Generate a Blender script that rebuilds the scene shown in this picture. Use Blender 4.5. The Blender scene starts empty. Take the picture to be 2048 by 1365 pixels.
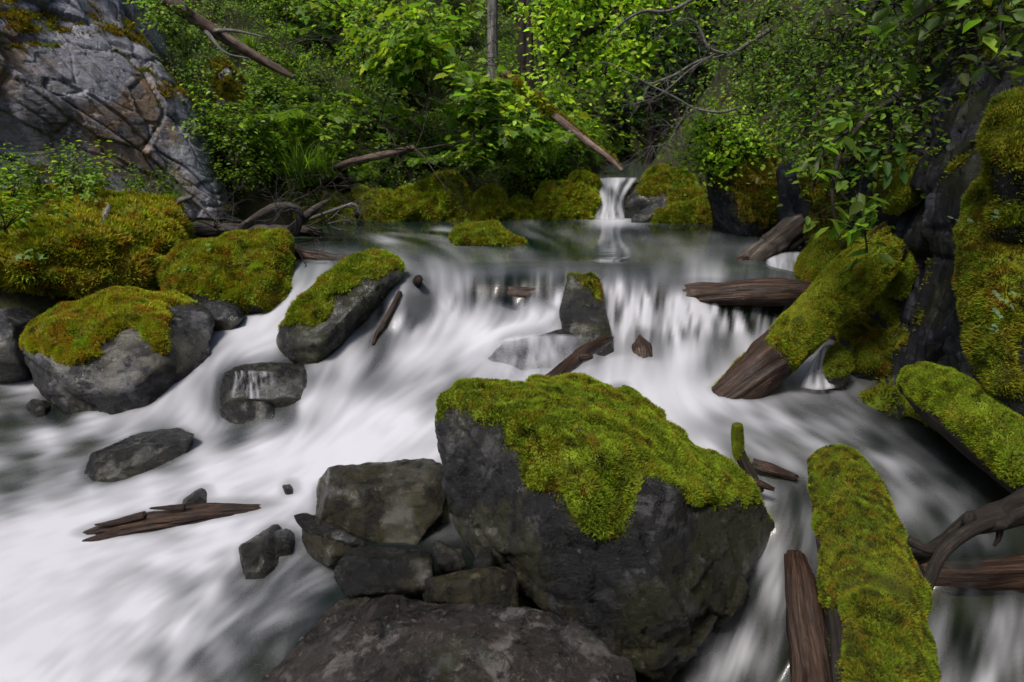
import bpy, bmesh, math, random
import numpy as np
from mathutils import Vector, Matrix
from mathutils.bvhtree import BVHTree

S = bpy.context.scene
C = S.collection
rng = np.random.default_rng(7)
random.seed(7)
rad = math.radians

# ------------------------------------------------------------------ camera
FPX = 1138.0                                   # focal length in photo pixels (2048 wide)
PITCH = math.atan(352.5 / FPX)
CAMZ = 1.0                                     # the upper pool is z = 0
cam_d = bpy.data.cameras.new('camera'); cam = bpy.data.objects.new('camera', cam_d); C.objects.link(cam)
cam.location = (0, 0, CAMZ); cam.rotation_euler = (math.pi / 2 - PITCH, 0, 0)
cam_d.sensor_width = 36; cam_d.lens = 36 * FPX / 2048; cam_d.clip_start = .05; cam_d.clip_end = 2000
cam_d.dof.use_dof = True; cam_d.dof.focus_distance = 3.3; cam_d.dof.aperture_fstop = 2.8
S.camera = cam

# ------------------------------------------------------------------ sky and sun
SUN_EL, SUN_AZ = 60, -138                        # azimuth measured from +Y (downstream view) towards +X
w = bpy.data.worlds.new('World'); S.world = w; w.use_nodes = True
nt = w.node_tree; nt.nodes.clear()
sky = nt.nodes.new('ShaderNodeTexSky'); sky.sky_type = 'NISHITA'; sky.sun_disc = False
sky.sun_elevation = rad(SUN_EL); sky.sun_rotation = rad(SUN_AZ); sky.air_density = 1.0; sky.dust_density = 3.0; sky.ozone_density = 0.6
bg = nt.nodes.new('ShaderNodeBackground'); bg.inputs[1].default_value = .11
wo = nt.nodes.new('ShaderNodeOutputWorld')
nt.links.new(sky.outputs[0], bg.inputs[0]); nt.links.new(bg.outputs[0], wo.inputs[0])
sun_d = bpy.data.lights.new('sun', 'SUN'); sun_d.energy = 2.8; sun_d.angle = rad(14); sun_d.color = (1, .95, .87)
sun = bpy.data.objects.new('sun', sun_d); C.objects.link(sun)
el, az = rad(SUN_EL), rad(SUN_AZ)
to_sun = Vector((math.sin(az) * math.cos(el), math.cos(az) * math.cos(el), math.sin(el)))
sun.rotation_euler = to_sun.to_track_quat('Z', 'Y').to_euler(); sun.location = (-6, 6, 20)
S.view_settings.view_transform = 'Standard'; S.view_settings.look = 'None'
S.view_settings.exposure = 0.48; S.view_settings.gamma = 1
S.cycles.use_denoising = True
S.cycles.max_bounces = 7; S.cycles.diffuse_bounces = 3; S.cycles.glossy_bounces = 3
S.cycles.transmission_bounces = 4; S.cycles.transparent_max_bounces = 12
S.cycles.caustics_reflective = False; S.cycles.caustics_refractive = False

# ------------------------------------------------------------------ pixel <-> world
CT, ST = math.cos(PITCH), math.sin(PITCH)
def P(px, py, Y):
    """world point on the sight line of photo pixel (px, py) at distance Y up the valley"""
    b = (682.5 - py) / FPX
    dy = CT + b * ST; dz = -ST + b * CT
    return np.array([(px - 1024) / FPX / dy * Y, Y, CAMZ + dz / dy * Y])
def PZ(px, py, z):
    b = (682.5 - py) / FPX
    dy = CT + b * ST; dz = -ST + b * CT
    return P(px, py, (z - CAMZ) / dz * dy)
def proj(V):
    x, y, z = V[:, 0], V[:, 1], V[:, 2] - CAMZ
    f = np.maximum(y * CT - z * ST, 1e-3); u = y * ST + z * CT
    return 1024 + FPX * x / f, 682.5 - FPX * u / f
def SC(px, Y, py=682):                         # pixel length -> metres at distance Y
    return px / FPX * Y * 1.02

# ------------------------------------------------------------------ noise (numpy)
_pr = np.random.default_rng(99)
_perm = np.concatenate([_pr.permutation(256)] * 3)
_g3 = _pr.normal(size=(256, 3)); _g3 /= np.linalg.norm(_g3, axis=1)[:, None]
def perlin(p, seed=0):
    p = np.asarray(p, float) + seed * 17.37
    i = np.floor(p).astype(int); f = p - i; i &= 255
    u = f * f * f * (f * (f * 6 - 15) + 10)
    out = 0
    for dx in (0, 1):
        wx = u[:, 0] if dx else 1 - u[:, 0]
        a = _perm[i[:, 0] + dx]
        for dy in (0, 1):
            wy = u[:, 1] if dy else 1 - u[:, 1]
            b = _perm[a + i[:, 1] + dy]
            for dz in (0, 1):
                wz = u[:, 2] if dz else 1 - u[:, 2]
                g = _g3[_perm[b + i[:, 2] + dz]]
                d = (f[:, 0] - dx) * g[:, 0] + (f[:, 1] - dy) * g[:, 1] + (f[:, 2] - dz) * g[:, 2]
                out = out + wx * wy * wz * d
    return out * 1.5
def fbm(p, octv=4, seed=0, gain=.5):
    s = 0; a = 1; p = np.asarray(p, float)
    for k in range(octv):
        s = s + a * perlin(p * 2 ** k, seed + k); a *= gain
    return s
def worley(p, seed=0):
    p = np.asarray(p, float) + seed * 11.1
    i = np.floor(p).astype(int)
    f1 = np.full(len(p), 9.); f2 = f1.copy(); idd = np.zeros(len(p), int); cen = np.zeros_like(p)
    for dx in (-1, 0, 1):
        for dy in (-1, 0, 1):
            for dz in (-1, 0, 1):
                c = i + (dx, dy, dz)
                h = _perm[_perm[_perm[c[:, 0] & 255] + (c[:, 1] & 255)] + (c[:, 2] & 255)]
                q = c + .5 + _g3[h] * .45
                d = np.linalg.norm(p - q, axis=1)
                m = d < f1
                f2 = np.where(m, f1, np.minimum(f2, d)); idd = np.where(m, h, idd); f1 = np.where(m, d, f1); cen[m] = q[m]
    worley.rel = p - cen
    return f1, f2, idd
def facet(p, seed, tilt=1., off=.5, crack=.05):
    """broken-stone relief: tilted planar cells with thin recessed joints"""
    f1, f2, i = worley(p, seed); g = _g3[(i * 7 + 3) & 255]
    return tilt * (worley.rel * g).sum(1) + off * (_hr[i, 0] - .5) - crack * (1 - sstep(0, .07, f2 - f1))
_hr = np.random.default_rng(5).random((256, 4))
def sstep(a, b, x):
    t = np.clip((x - a) / (b - a), 0, 1); return t * t * (3 - 2 * t)

# ------------------------------------------------------------------ mesh helpers
def mk(name, V, F, mat=None, parent=None, col=None, attrs=None, smooth=True, origin=None, base=True):
    """one mesh object; V world coordinates, origin moved to its base (or local to the parent)"""
    V = np.asarray(V, float); F = np.asarray(F, np.int32)
    if parent is not None: o0 = np.array(parent['_o'])
    elif origin is not None: o0 = np.array(origin, float)
    elif base: o0 = np.array([V[:, 0].mean(), V[:, 1].mean(), V[:, 2].min()])
    else: o0 = np.zeros(3)
    me = bpy.data.meshes.new(name)
    me.vertices.add(len(V)); me.vertices.foreach_set('co', (V - o0).astype(np.float32).ravel())
    k = F.shape[1]
    me.loops.add(F.size); me.loops.foreach_set('vertex_index', F.ravel())
    me.polygons.add(len(F)); me.polygons.foreach_set('loop_start', np.arange(0, F.size, k, dtype=np.int32))
    try: me.polygons.foreach_set('loop_total', np.full(len(F), k, np.int32))
    except Exception: pass
    if smooth: me.polygons.foreach_set('use_smooth', np.ones(len(F), bool))
    if col is not None:
        a = me.attributes.new('col', 'FLOAT_COLOR', 'POINT')
        c4 = np.ones((len(V), 4), np.float32); c4[:, :3] = col; a.data.foreach_set('color', c4.ravel())
    for k_, v_ in (attrs or {}).items():
        v_ = np.asarray(v_, np.float32); a = me.attributes.new(k_, 'FLOAT' if v_.ndim == 1 else 'FLOAT_VECTOR', 'POINT'); a.data.foreach_set('value' if v_.ndim == 1 else 'vector', v_.ravel())
    me.update(calc_edges=True)
    if mat: me.materials.append(mat)
    o = bpy.data.objects.new(name, me); C.objects.link(o)
    if parent is not None: o.parent = parent
    else:
        o.location = o0; o['_o'] = o0.tolist()
    return o
def empty(name, loc):
    o = bpy.data.objects.new(name, None); C.objects.link(o); o.location = loc; o['_o'] = list(map(float, loc)); o.empty_display_size = .1
    return o
def tag(o, label, cat, group=None, kind=None):
    o['label'] = label
    if cat: o['category'] = cat
    if group: o['group'] = group
    if kind: o['kind'] = kind
    return o
def vnormals(V, F):
    n = np.zeros_like(V)
    a, b, c = V[F[:, 0]], V[F[:, 1]], V[F[:, 2]]
    fn = np.cross(b - a, c - a)
    if F.shape[1] == 4: fn = np.cross(c - a, V[F[:, 3]] - b)
    for k in range(F.shape[1]): 
        for ax in range(3): n[:, ax] += np.bincount(F[:, k], fn[:, ax], len(V))
    return n / (np.linalg.norm(n, axis=1)[:, None] + 1e-12)
def gridfaces(nr, nc, wrap=False):
    r = np.arange(nr - 1)[:, None]; c = np.arange(nc if wrap else nc - 1)[None, :]
    c2 = (c + 1) % nc
    return np.stack([(r * nc + c), (r * nc + c2), ((r + 1) * nc + c2), ((r + 1) * nc + c)], -1).reshape(-1, 4)
def cr(pts, n):
    """Catmull-Rom through control rows -> n samples"""
    p = np.asarray(pts, float); k = len(p)
    if k == 2: 
        t = np.linspace(0, 1, n)[:, None]; t = t.reshape((n,) + (1,) * (p.ndim - 1)); return p[0] * (1 - t) + p[1] * t
    q = np.concatenate([[2 * p[0] - p[1]], p, [2 * p[-1] - p[-2]]])
    s = np.linspace(0, k - 1 - 1e-9, n); i = s.astype(int); t = (s - i).reshape((n,) + (1,) * (p.ndim - 1))
    a, b, c, d = q[i], q[i + 1], q[i + 2], q[i + 3]
    return .5 * (2 * b + (c - a) * t + (2 * a - 5 * b + 4 * c - d) * t ** 2 + (3 * b - a - 3 * c + d) * t ** 3)
_ico = {}
def ico(n):
    if n not in _ico:
        bm = bmesh.new(); bmesh.ops.create_icosphere(bm, subdivisions=n, radius=1)
        V = np.array([v.co for v in bm.verts]); F = np.array([[v.index for v in f.verts] for f in bm.faces]); bm.free()
        _ico[n] = (V, F)
    return _ico[n]
def inpoly(px, py, poly):
    poly = np.asarray(poly, float); r = np.zeros(len(px), bool)
    x0, y0 = poly[-1]
    for x1, y1 in poly:
        m = ((y1 > py) != (y0 > py)) & (px < (x0 - x1) * (py - y1) / (y0 - y1 + 1e-12) + x1)
        r ^= m; x0, y0 = x1, y1
    return r
def sdpoly(X, Y, poly):
    """signed distance to a plan polygon, negative inside"""
    poly = np.asarray(poly, float); d = np.full(X.shape, 1e9)
    for k in range(len(poly)):
        a, b = poly[k - 1], poly[k]; e = b - a
        t = np.clip(((X - a[0]) * e[0] + (Y - a[1]) * e[1]) / (e @ e), 0, 1)
        d = np.minimum(d, np.hypot(X - a[0] - t * e[0], Y - a[1] - t * e[1]))
    s = inpoly(X.ravel(), Y.ravel(), poly).reshape(X.shape)
    return np.where(s, -d, d)
def sdline(X, Y, line, h=False):
    line = np.asarray(line, float); d = np.full(X.shape, 1e9)
    for k in range(1, len(line)):
        a, b = line[k - 1][:2], line[k][:2]; e = b - a
        t = np.clip(((X - a[0]) * e[0] + (Y - a[1]) * e[1]) / (e @ e), 0, 1)
        d = np.minimum(d, np.hypot(X - a[0] - t * e[0], Y - a[1] - t * e[1]))
    return d

# ------------------------------------------------------------------ materials
class NB:
    def __init__(s, name):
        s.m = bpy.data.materials.new(name); s.m.use_nodes = True; s.t = s.m.node_tree; s.t.nodes.clear()
        s.out = s.n('OutputMaterial')
    def n(s, typ, **kw):
        nd = s.t.nodes.new('ShaderNode' + typ)
        for k, v in kw.items():
            if k.startswith('i_'):
                key = k[2:]; key = int(key) if key.isdigit() else key
                nd.inputs[key].default_value = v
            else: setattr(nd, k, v)
        return nd
    def l(s, a, b): s.t.links.new(a, b)
    def coord(s, scale=(1, 1, 1), rot=(0, 0, 0)):
        tc = s.n('TexCoord'); mp = s.n('Mapping'); mp.inputs['Scale'].default_value = scale; mp.inputs['Rotation'].default_value = rot
        s.l(tc.outputs['Object'], mp.inputs[0]); return mp.outputs[0]
    def noise(s, vec, scale, detail=6, rough=.55, dist=0):
        nd = s.n('TexNoise'); nd.inputs['Scale'].default_value = scale; nd.inputs['Detail'].default_value = detail
        nd.inputs['Roughness'].default_value = rough; nd.inputs['Distortion'].default_value = dist
        s.l(vec, nd.inputs['Vector']); return nd.outputs['Fac']
    def ramp(s, fac, stops, interp='LINEAR'):
        nd = s.n('ValToRGB'); r = nd.color_ramp; r.interpolation = interp
        while len(r.elements) < len(stops): r.elements.new(.5)
        for e, (p, c) in zip(r.elements, stops):
            e.position = p; e.color = tuple(c) + (1,) if not np.isscalar(c) else (c, c, c, 1)
        s.l(fac, nd.inputs[0]); return nd.outputs[0]
    def mix(s, fac, a, b, blend='MIX'):
        nd = s.n('Mix', data_type='RGBA', blend_type=blend)
        for sock, v in ((0, fac), (6, a), (7, b)):
            if hasattr(v, 'links'): s.l(v, nd.inputs[sock])
            else: nd.inputs[sock].default_value = v if np.isscalar(v) else tuple(v) + (1,)
        return nd.outputs[2]
    def math(s, op, a, b=0.):
        nd = s.n('Math', operation=op)
        for k, v in enumerate((a, b)):
            if hasattr(v, 'links'): s.l(v, nd.inputs[k])
            else: nd.inputs[k].default_value = v
        return nd.outputs[0]
    def attr(s, name): return s.n('Attribute', attribute_name=name)
    def bump(s, h, strength=.5, dist=.02, prev=None):
        nd = s.n('Bump'); nd.inputs['Strength'].default_value = strength; nd.inputs['Distance'].default_value = dist
        s.l(h, nd.inputs['Height'])
        if prev is not None: s.l(prev, nd.inputs['Normal'])
        return nd.outputs[0]
    def bsdf(s, color, rough=.6, normal=None, spec=.5, **kw):
        nd = s.n('BsdfPrincipled')
        for sock, v in (('Base Color', color), ('Roughness', rough), ('Specular IOR Level', spec)) + tuple(kw.items()):
            if hasattr(v, 'links'): s.l(v, nd.inputs[sock])
            else: nd.inputs[sock].default_value = v if np.isscalar(v) else tuple(v) + (1,)
        if normal is not None: s.l(normal, nd.inputs['Normal'])
        return nd.outputs[0]
    def done(s, sh): s.l(sh, s.out.inputs[0]); return s.m

def rock_mat(name, dark, mid, light, algae=(.035, .035, .012), algae_amt=.3, rough=.42, vein=.5, scale=1.0, rot=(.3, .5, .2), bumpd=.02, spec=.34, coat=.9):
    b = NB(name)
    v = b.coord((1, 1, 1), rot); vs = b.coord((1.2, 1.2, 5.5), rot)
    n1 = b.noise(v, 2.2 * scale, 9, .62, .4); n2 = b.noise(vs, 3.5 * scale, 10, .65, .6)
    c = b.ramp(n1, [(.4, dark), (.46, mid), (.54, mid), (.6, light)])
    c = b.mix(b.ramp(n2, [(.51, 0.), (.55, .9)]), c, b.mix(.7, dark, mid))
    c = b.mix(b.ramp(b.noise(v, 5 * scale, 10, .75), [(.575, 0.), (.6, .8)]), c, light)
    na = b.noise(v, 1.3 * scale, 8, .7); 
    c = b.mix(b.ramp(na, [(.62 - algae_amt * .25, 0.), (.68 - algae_amt * .25, .9)]), c, algae)
    vst = b.coord((3.2, 3.2, .45)); c = b.mix(b.ramp(b.noise(vst, 2.2 * scale, 8, .65, .3), [(.54, 0.), (.6, .9)]), c, dark)
    c = b.mix(b.ramp(b.noise(v, 11 * scale, 5, .55), [(.66, 0.), (.7, .55)]), c, tuple(min(1, x * 1.9) for x in light))
    nv = b.noise(vs, 5 * scale, 6, .5, 1.5)
    c = b.mix(b.ramp(nv, [(.496, 0.), (.5, vein * .7), (.504, 0.)]), c, tuple(min(1, x * 3.2) for x in light))
    sp = b.noise(v, 70 * scale, 3, .6); c = b.mix(b.ramp(sp, [(.62, 0.), (.72, .35)]), c, light)
    vor = b.n('TexVoronoi', feature='DISTANCE_TO_EDGE'); vor.inputs['Scale'].default_value = 2.3 * scale
    wob = b.n('TexNoise'); wob.inputs['Scale'].default_value = 3. * scale; wob.inputs['Detail'].default_value = 5; b.l(v, wob.inputs['Vector'])
    va = b.n('VectorMath', operation='MULTIPLY_ADD'); va.inputs[1].default_value = (.5, .5, .5); b.l(wob.outputs['Color'], va.inputs[0]); b.l(vs, va.inputs[2])
    b.l(va.outputs[0], vor.inputs['Vector'])
    crack = b.ramp(vor.outputs['Distance'], [(0, 0.), (.02, 1.)])
    h1 = b.noise(v, 11 * scale, 15, .8, .0); h2 = b.noise(vs, 9 * scale, 10, .7, .0); h3 = b.noise(v, 90 * scale, 4, .6)
    nb = b.bump(h1, 1., bumpd * 1.1); nb = b.bump(h2, .45, bumpd * .5, nb); nb = b.bump(crack, .3, bumpd * .4, nb); nb = b.bump(h3, .5, bumpd * .25, nb)
    c = b.mix(b.ramp(vor.outputs['Distance'], [(0, .7), (.018, 0.)]), c, dark)
    r = b.ramp(b.noise(v, 8 * scale, 8, .7), [(.42, max(.13, rough - .2)), (.58, rough + .1)])
    wet = b.ramp(b.noise(v, 2.6 * scale, 7, .65), [(.5, 0.), (.58, coat)])
    sh = b.bsdf(c, r, nb, spec, **{'Coat Weight': wet, 'Coat Roughness': .1}); b.l(b.bump(h1, .6, bumpd * .7), sh.node.inputs['Coat Normal'])
    return b.done(sh)
M_SLATE = rock_mat('slate_cliff', (.06, .06, .07), (.19, .19, .228), (.33, .33, .375), (.15, .085, .03), .34, .5, .6, .45, (.5, .35, .1), .03, .4, .1)
M_ROCK = rock_mat('boulder_grey', (.005, .005, .0055), (.014, .014, .0155), (.08, .079, .085), (.026, .026, .008), .62, .36, .5, 1.0, (.3, .5, .2), .034)
M_ROCKL = rock_mat('boulder_light', (.007, .007, .008), (.024, .0235, .026), (.11, .108, .116), (.05, .042, .018), .35, .38, .5, 1.0, (.3, .5, .2), .034)
M_WET = rock_mat('wet_rock', (.003, .003, .003), (.01, .0095, .009), (.05, .047, .045), (.022, .02, .008), .5, .25, .5, 1.3, (.3, .5, .2), .03)
M_OLIVE = rock_mat('algae_rock', (.005, .0045, .0025), (.026, .022, .011), (.075, .066, .042), (.03, .027, .009), .5, .3, .45, 1.2, (.3, .5, .2), .03)
M_BROWN = rock_mat('brown_slab', (.008, .0065, .0055), (.036, .029, .025), (.13, .115, .108), (.02, .02, .007), .35, .3, .9, 1.2, (.2, 1.1, .6), .034)
M_DARK = rock_mat('cliff_dark', (.005, .005, .006), (.015, .015, .019), (.05, .05, .062), (.016, .019, .006), .35, .6, .2, spec=.22, coat=.15)

def col_mat(name, rough=.6, transl=.35, spec=.35, tmul=1.35):
    b = NB(name); a = b.attr('col').outputs['Color']
    s1 = b.bsdf(a, rough, None, spec)
    tr = b.n('BsdfTranslucent'); b.l(b.mix(1., a, (tmul, tmul, tmul * .6), 'MULTIPLY'), tr.inputs[0])
    mx = b.n('MixShader', i_0=transl); b.l(s1, mx.inputs[1]); b.l(tr.outputs[0], mx.inputs[2])
    return b.done(mx.outputs[0])
M_LEAF = col_mat('leaf', .5, .45, .3, 1.6)
M_MOSS = col_mat('moss', .85, .25, .15, 1.2)
M_NEEDLE = col_mat('needles', .6, .2, .3)

def wood_mat(name, dark, mid, light, rough=.7, wet=False):
    b = NB(name); a = b.attr('grain'); 
    v = b.coord((1, 1, 1)); g = b.noise(a.outputs['Vector'], 1.6, 12, .68, .15); gf = b.noise(a.outputs['Vector'], 6, 8, .6)
    n = b.noise(v, 7, 8, .65); n2 = b.noise(v, 45, 6, .6)
    c = b.ramp(g, [(.36, dark), (.5, mid), (.66, light)]); c = b.mix(b.ramp(gf, [(.5, 0.), (.62, .6)]), c, dark)
    c = b.mix(b.ramp(n, [(.4, 0.), (.65, .7)]), c, dark)
    nb = b.bump(g, .9, .02); nb = b.bump(gf, .6, .006, nb); nb = b.bump(n2, .3, .004, nb)
    return b.done(b.bsdf(c, b.ramp(n, [(.3, rough - .12), (.7, rough + .15)]), nb, .3))
M_WOOD = wood_mat('driftwood', (.018, .013, .01), (.06, .048, .04), (.17, .15, .135), .75)
M_WETWOOD = wood_mat('wet_wood', (.01, .005, .003), (.04, .02, .012), (.1, .058, .038), .34)
M_BARK = wood_mat('bark', (.01, .008, .006), (.03, .022, .017), (.065, .052, .043), .8)
M_GREYBARK = wood_mat('grey_bark', (.06, .055, .05), (.16, .15, .14), (.33, .32, .3), .8)
M_REDWOOD = wood_mat('weathered_trunk', (.05, .032, .024), (.15, .1, .08), (.3, .23, .2), .75)

def soil_mat():
    b = NB('forest_soil'); v = b.coord()
    c = b.ramp(b.noise(v, .9, 8, .65), [(.32, (.012, .012, .006)), (.5, (.03, .03, .012)), (.68, (.035, .05, .012))])
    nb = b.bump(b.noise(v, 6, 10, .7), .8, .08)
    return b.done(b.bsdf(c, .9, nb, .2))
M_SOIL = soil_mat()

def water_mat():
    b = NB('stream_water')
    f = b.attr('foam').outputs['Fac']; dp = b.attr('deep').outputs['Fac']
    v = b.coord((1, 1.6, 1)); nb = b.bump(b.noise(v, 3, 3, .5, .3), .05, .03)
    deep = b.bsdf((.005, .015, .011), .06, nb, .5, **{'IOR': 1.33})
    tr = b.n('BsdfTransparent'); tr.inputs[0].default_value = (.8, .82, .76, 1)
    gl = b.n('BsdfGlossy'); gl.inputs['Roughness'].default_value = .28; b.l(nb, gl.inputs['Normal'])
    fr = b.n('Fresnel', i_IOR=1.33); b.l(nb, fr.inputs['Normal'])
    film = b.n('MixShader'); b.l(fr.outputs[0], film.inputs[0]); b.l(tr.outputs[0], film.inputs[1]); b.l(gl.outputs[0], film.inputs[2])
    clear = b.n('MixShader'); b.l(dp, clear.inputs[0]); b.l(film.outputs[0], clear.inputs[1]); b.l(deep, clear.inputs[2])
    df = b.n('BsdfDiffuse'); df.inputs[0].default_value = (.63, .635, .69, 1)
    tl = b.n('BsdfTranslucent'); tl.inputs[0].default_value = (.63, .635, .69, 1)
    fo = b.n('MixShader', i_0=.3); b.l(df.outputs[0], fo.inputs[1]); b.l(tl.outputs[0], fo.inputs[2])
    mx = b.n('MixShader'); b.l(f, mx.inputs[0]); b.l(clear.outputs[0], mx.inputs[1]); b.l(fo.outputs[0], mx.inputs[2])
    return b.done(mx.outputs[0])
M_WATER = water_mat()
def veil_mat():
    b = NB('water_veil'); f = b.attr('foam').outputs['Fac']; tr = b.n('BsdfTransparent')
    df = b.n('BsdfDiffuse'); df.inputs[0].default_value = (.63, .635, .69, 1)
    tl = b.n('BsdfTranslucent'); tl.inputs[0].default_value = (.63, .635, .69, 1)
    fo = b.n('MixShader', i_0=.35); b.l(df.outputs[0], fo.inputs[1]); b.l(tl.outputs[0], fo.inputs[2])
    mx = b.n('MixShader'); b.l(f, mx.inputs[0]); b.l(tr.outputs[0], mx.inputs[1]); b.l(fo.outputs[0], mx.inputs[2]); return b.done(mx.outputs[0])
M_VEIL = veil_mat()
# ================================================================== the ground
POOL = [(-7, -4), (-6.2, 2), (-5.4, 3.6), (-4.4, 5.6), (-3.7, 8), (-3.6, 10.2), (-2.4, 11.2), (-.2, 11.6), (1.3, 11.8), (2.6, 11.8),
        (3.5, 11.0), (3.75, 9), (3.75, 7.5), (3.6, 5.5), (3.5, 4), (3.6, 3), (4.2, 1), (5, -4)]
CHAN = [(1.95, 11.2), (2.35, 13.5), (3.3, 17), (5.3, 23), (8, 31)]
def ground_z(X, Y, detail=True):
    X = np.asarray(X, float); Y = np.asarray(Y, float)
    dp = sdpoly(X, Y, POOL)
    dc = sdline(X, Y, CHAN) - .62
    bed = np.interp(Y, [-4, 1.2, 2.2, 3.5, 4.6, 5.0, 5.5, 6.5, 11.0, 11.8], [-2.4, -2.2, -1.75, -1.35, -1.05, -.9, -.5, -.65, -.6, -.5])
    cbed = .55 + .06 * np.clip(Y - 11.8, 0, 100)
    right = sstep(1.0, 3.0, X - np.interp(Y, [0, 11.5, 13.5, 17, 23, 31, 80], [0, 1.9, 2.35, 3.3, 5.3, 8, 20]))
    bench = (1 - right) * sstep(-2.6, -3.4, X) * (1 - sstep(9.3, 10.6, Y + .25 * (X + 3.5)))
    sl = (.95 + .65 * right) * (1 - .88 * bench)
    zl = bed + .55 * sstep(-.2, .5, dp) + np.where(dp > 0, 30 * (1 - np.exp(-sl * np.maximum(dp, 0) / 30)), np.maximum(dp, -1) * .1)
    zc = cbed + .4 * sstep(-.1, .4, dc) + np.where(dc > 0, 30 * (1 - np.exp(-sl * np.maximum(dc, 0) / 30)), 0)
    back = sstep(11.2, 11.7, Y)
    zc = zc + (1 - back) * 50
    z = np.where(dp < 0, zl, np.minimum(zl, zc))
    z = z + np.clip(Y - 27, 0, 70) * .5 * sstep(24, 60, Y)
    if detail:
        p = np.stack([X, Y, X * 0], -1)
        a = sstep(0, 1.2, np.minimum(dp, dc))
        sh = X.shape
        n = fbm(p.reshape(-1, 3) * .55, 5, 3).reshape(sh)
        z = z + a * .45 * n + (1 - a) * .05 * n
    return z
def make_ground():
    na, nr = 380, 165
    ang = np.linspace(0, 2 * np.pi, na, endpoint=False)
    r = np.concatenate([[0.0], np.geomspace(.5, 420, nr - 1)])
    R, A = np.meshgrid(r, ang, indexing='ij')
    X, Y = R * np.cos(A), R * np.sin(A)
    Z = ground_z(X, Y)
    V = np.stack([X, Y, Z], -1).reshape(-1, 3)
    o = mk('ground', V, gridfaces(nr, na, True)[:, ::-1], M_SOIL, base=False)
    o['kind'] = 'structure'; o['label'] = 'steep wooded valley sides and stream bed'
    return o
make_ground()

# ================================================================== boulders
ALLROCK = []                                    # (V, F) for the water to know where stones stand
MOSS_PAL = np.array([(.14, .2, .012), (.215, .22, .013), (.22, .135, .014), (.05, .058, .008), (.25, .35, .02)])
def moss_col(P_, hue=(1, 1, .3, .5, .4), seed=0, sc=3.0):
    """mix of moss colours in soft patches"""
    w_ = np.stack([np.exp(6.0 * (fbm(P_ * sc * (1 + .4 * k), 3, seed + 7 * k) + .18 * (h - 1))) * h for k, h in enumerate(hue)], -1)
    w_ /= w_.sum(1)[:, None]
    return w_ @ MOSS_PAL
def moss_part(parent, V, N, F, mask, thick=.02, blade=.018, dens=16000, hue=(1, 1, .3, .5, .4), seed=0, hang=0., name='moss', gain=1., csc=4.):
    """soft cushion plus tufts of real blades over the stone where mask is high"""
    lump = .55 + .45 * fbm(V * 9, 3, seed + 3) + .9 * perlin(V * 4.2, seed + 4)
    sm = mask.copy()
    for _ in range(9 if len(V) > 12000 else 4):
        acc = np.zeros(len(V)); cnt = np.bincount(F.ravel(), minlength=len(V))
        for a_, b_ in ((0, 1), (1, 2), (2, 0)): acc += np.bincount(F[:, a_], sm[F[:, b_]], len(V))
        sm = .4 * sm + .6 * acc / np.maximum(cnt, 1)
    m = sstep(.3, .95, sm)
    Vs = V + N * (thick * m * np.clip(lump, .1, 1.6))[:, None] - np.array([0, 0, 1]) * (hang * m)[:, None]
    keep = (sm[F] > .42).all(1)
    if keep.sum() < 3: return None
    Fk = F[keep]; used = np.unique(Fk); re = np.full(len(V), -1); re[used] = np.arange(len(used))
    Fs = re[Fk]; Vsh = Vs[used]
    Fk = F[(sm[F] > .1).all(1)]
    a, b, c = Vs[Fk[:, 0]], Vs[Fk[:, 1]], Vs[Fk[:, 2]]
    fn = np.cross(b - a, c - a); ar = .5 * np.linalg.norm(fn, axis=1); fn /= (2 * ar[:, None] + 1e-12)
    mm = sm[Fk].mean(1); ctr_ = (a + b + c) / 3
    n = rng.poisson(ar * dens * np.clip(sstep(.08, .62, mm) ** 1.5 * (.55 + .9 * sstep(-.5, .35, fbm(ctr_ * 7, 3, seed + 21))), 0, 1.3))
    idx = np.repeat(np.arange(len(Fk)), n)
    if len(idx) == 0: return None
    r1, r2 = rng.random(len(idx)), rng.random(len(idx)); q = np.sqrt(r1)
    p = a[idx] * (1 - q)[:, None] + b[idx] * (q * (1 - r2))[:, None] + c[idx] * (q * r2)[:, None]
    nn = fn[idx]; k = len(p); tall = (.6 + .9 * sstep(-.4, .5, fbm(p * 5, 2, seed + 31))) * (.55 + .45 * sstep(.1, .6, mm[idx]))
    cs = moss_col(p, hue, seed, csc) * gain
    vv, cc = [], []
    for t in range(2):
        d = nn * 1.0 + rng.normal(size=(k, 3)) * .42 + np.array([0, 0, .25]); d /= np.linalg.norm(d, axis=1)[:, None]
        s = np.cross(d, rng.normal(size=(k, 3))); s /= np.linalg.norm(s, axis=1)[:, None] + 1e-9
        L = blade * (tall * (.55 + .8 * rng.random(k)))[:, None]; wd = blade * .22 * (.7 + .5 * rng.random(k))[:, None]
        vv.append(np.stack([p - nn * blade * .2 - s * wd, p - nn * blade * .2 + s * wd, p + d * L], 1).reshape(-1, 3))
        br = (.75 + .5 * rng.random(k))[:, None]
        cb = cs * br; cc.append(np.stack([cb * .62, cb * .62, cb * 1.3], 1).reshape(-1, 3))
    vt = np.concatenate(vv); ct = np.concatenate(cc)
    Ft = np.arange(len(vt)).reshape(-1, 3) + len(Vsh)
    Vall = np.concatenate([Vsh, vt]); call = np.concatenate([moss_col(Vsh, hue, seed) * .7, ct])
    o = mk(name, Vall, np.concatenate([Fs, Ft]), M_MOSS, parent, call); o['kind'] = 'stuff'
    return o

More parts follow.
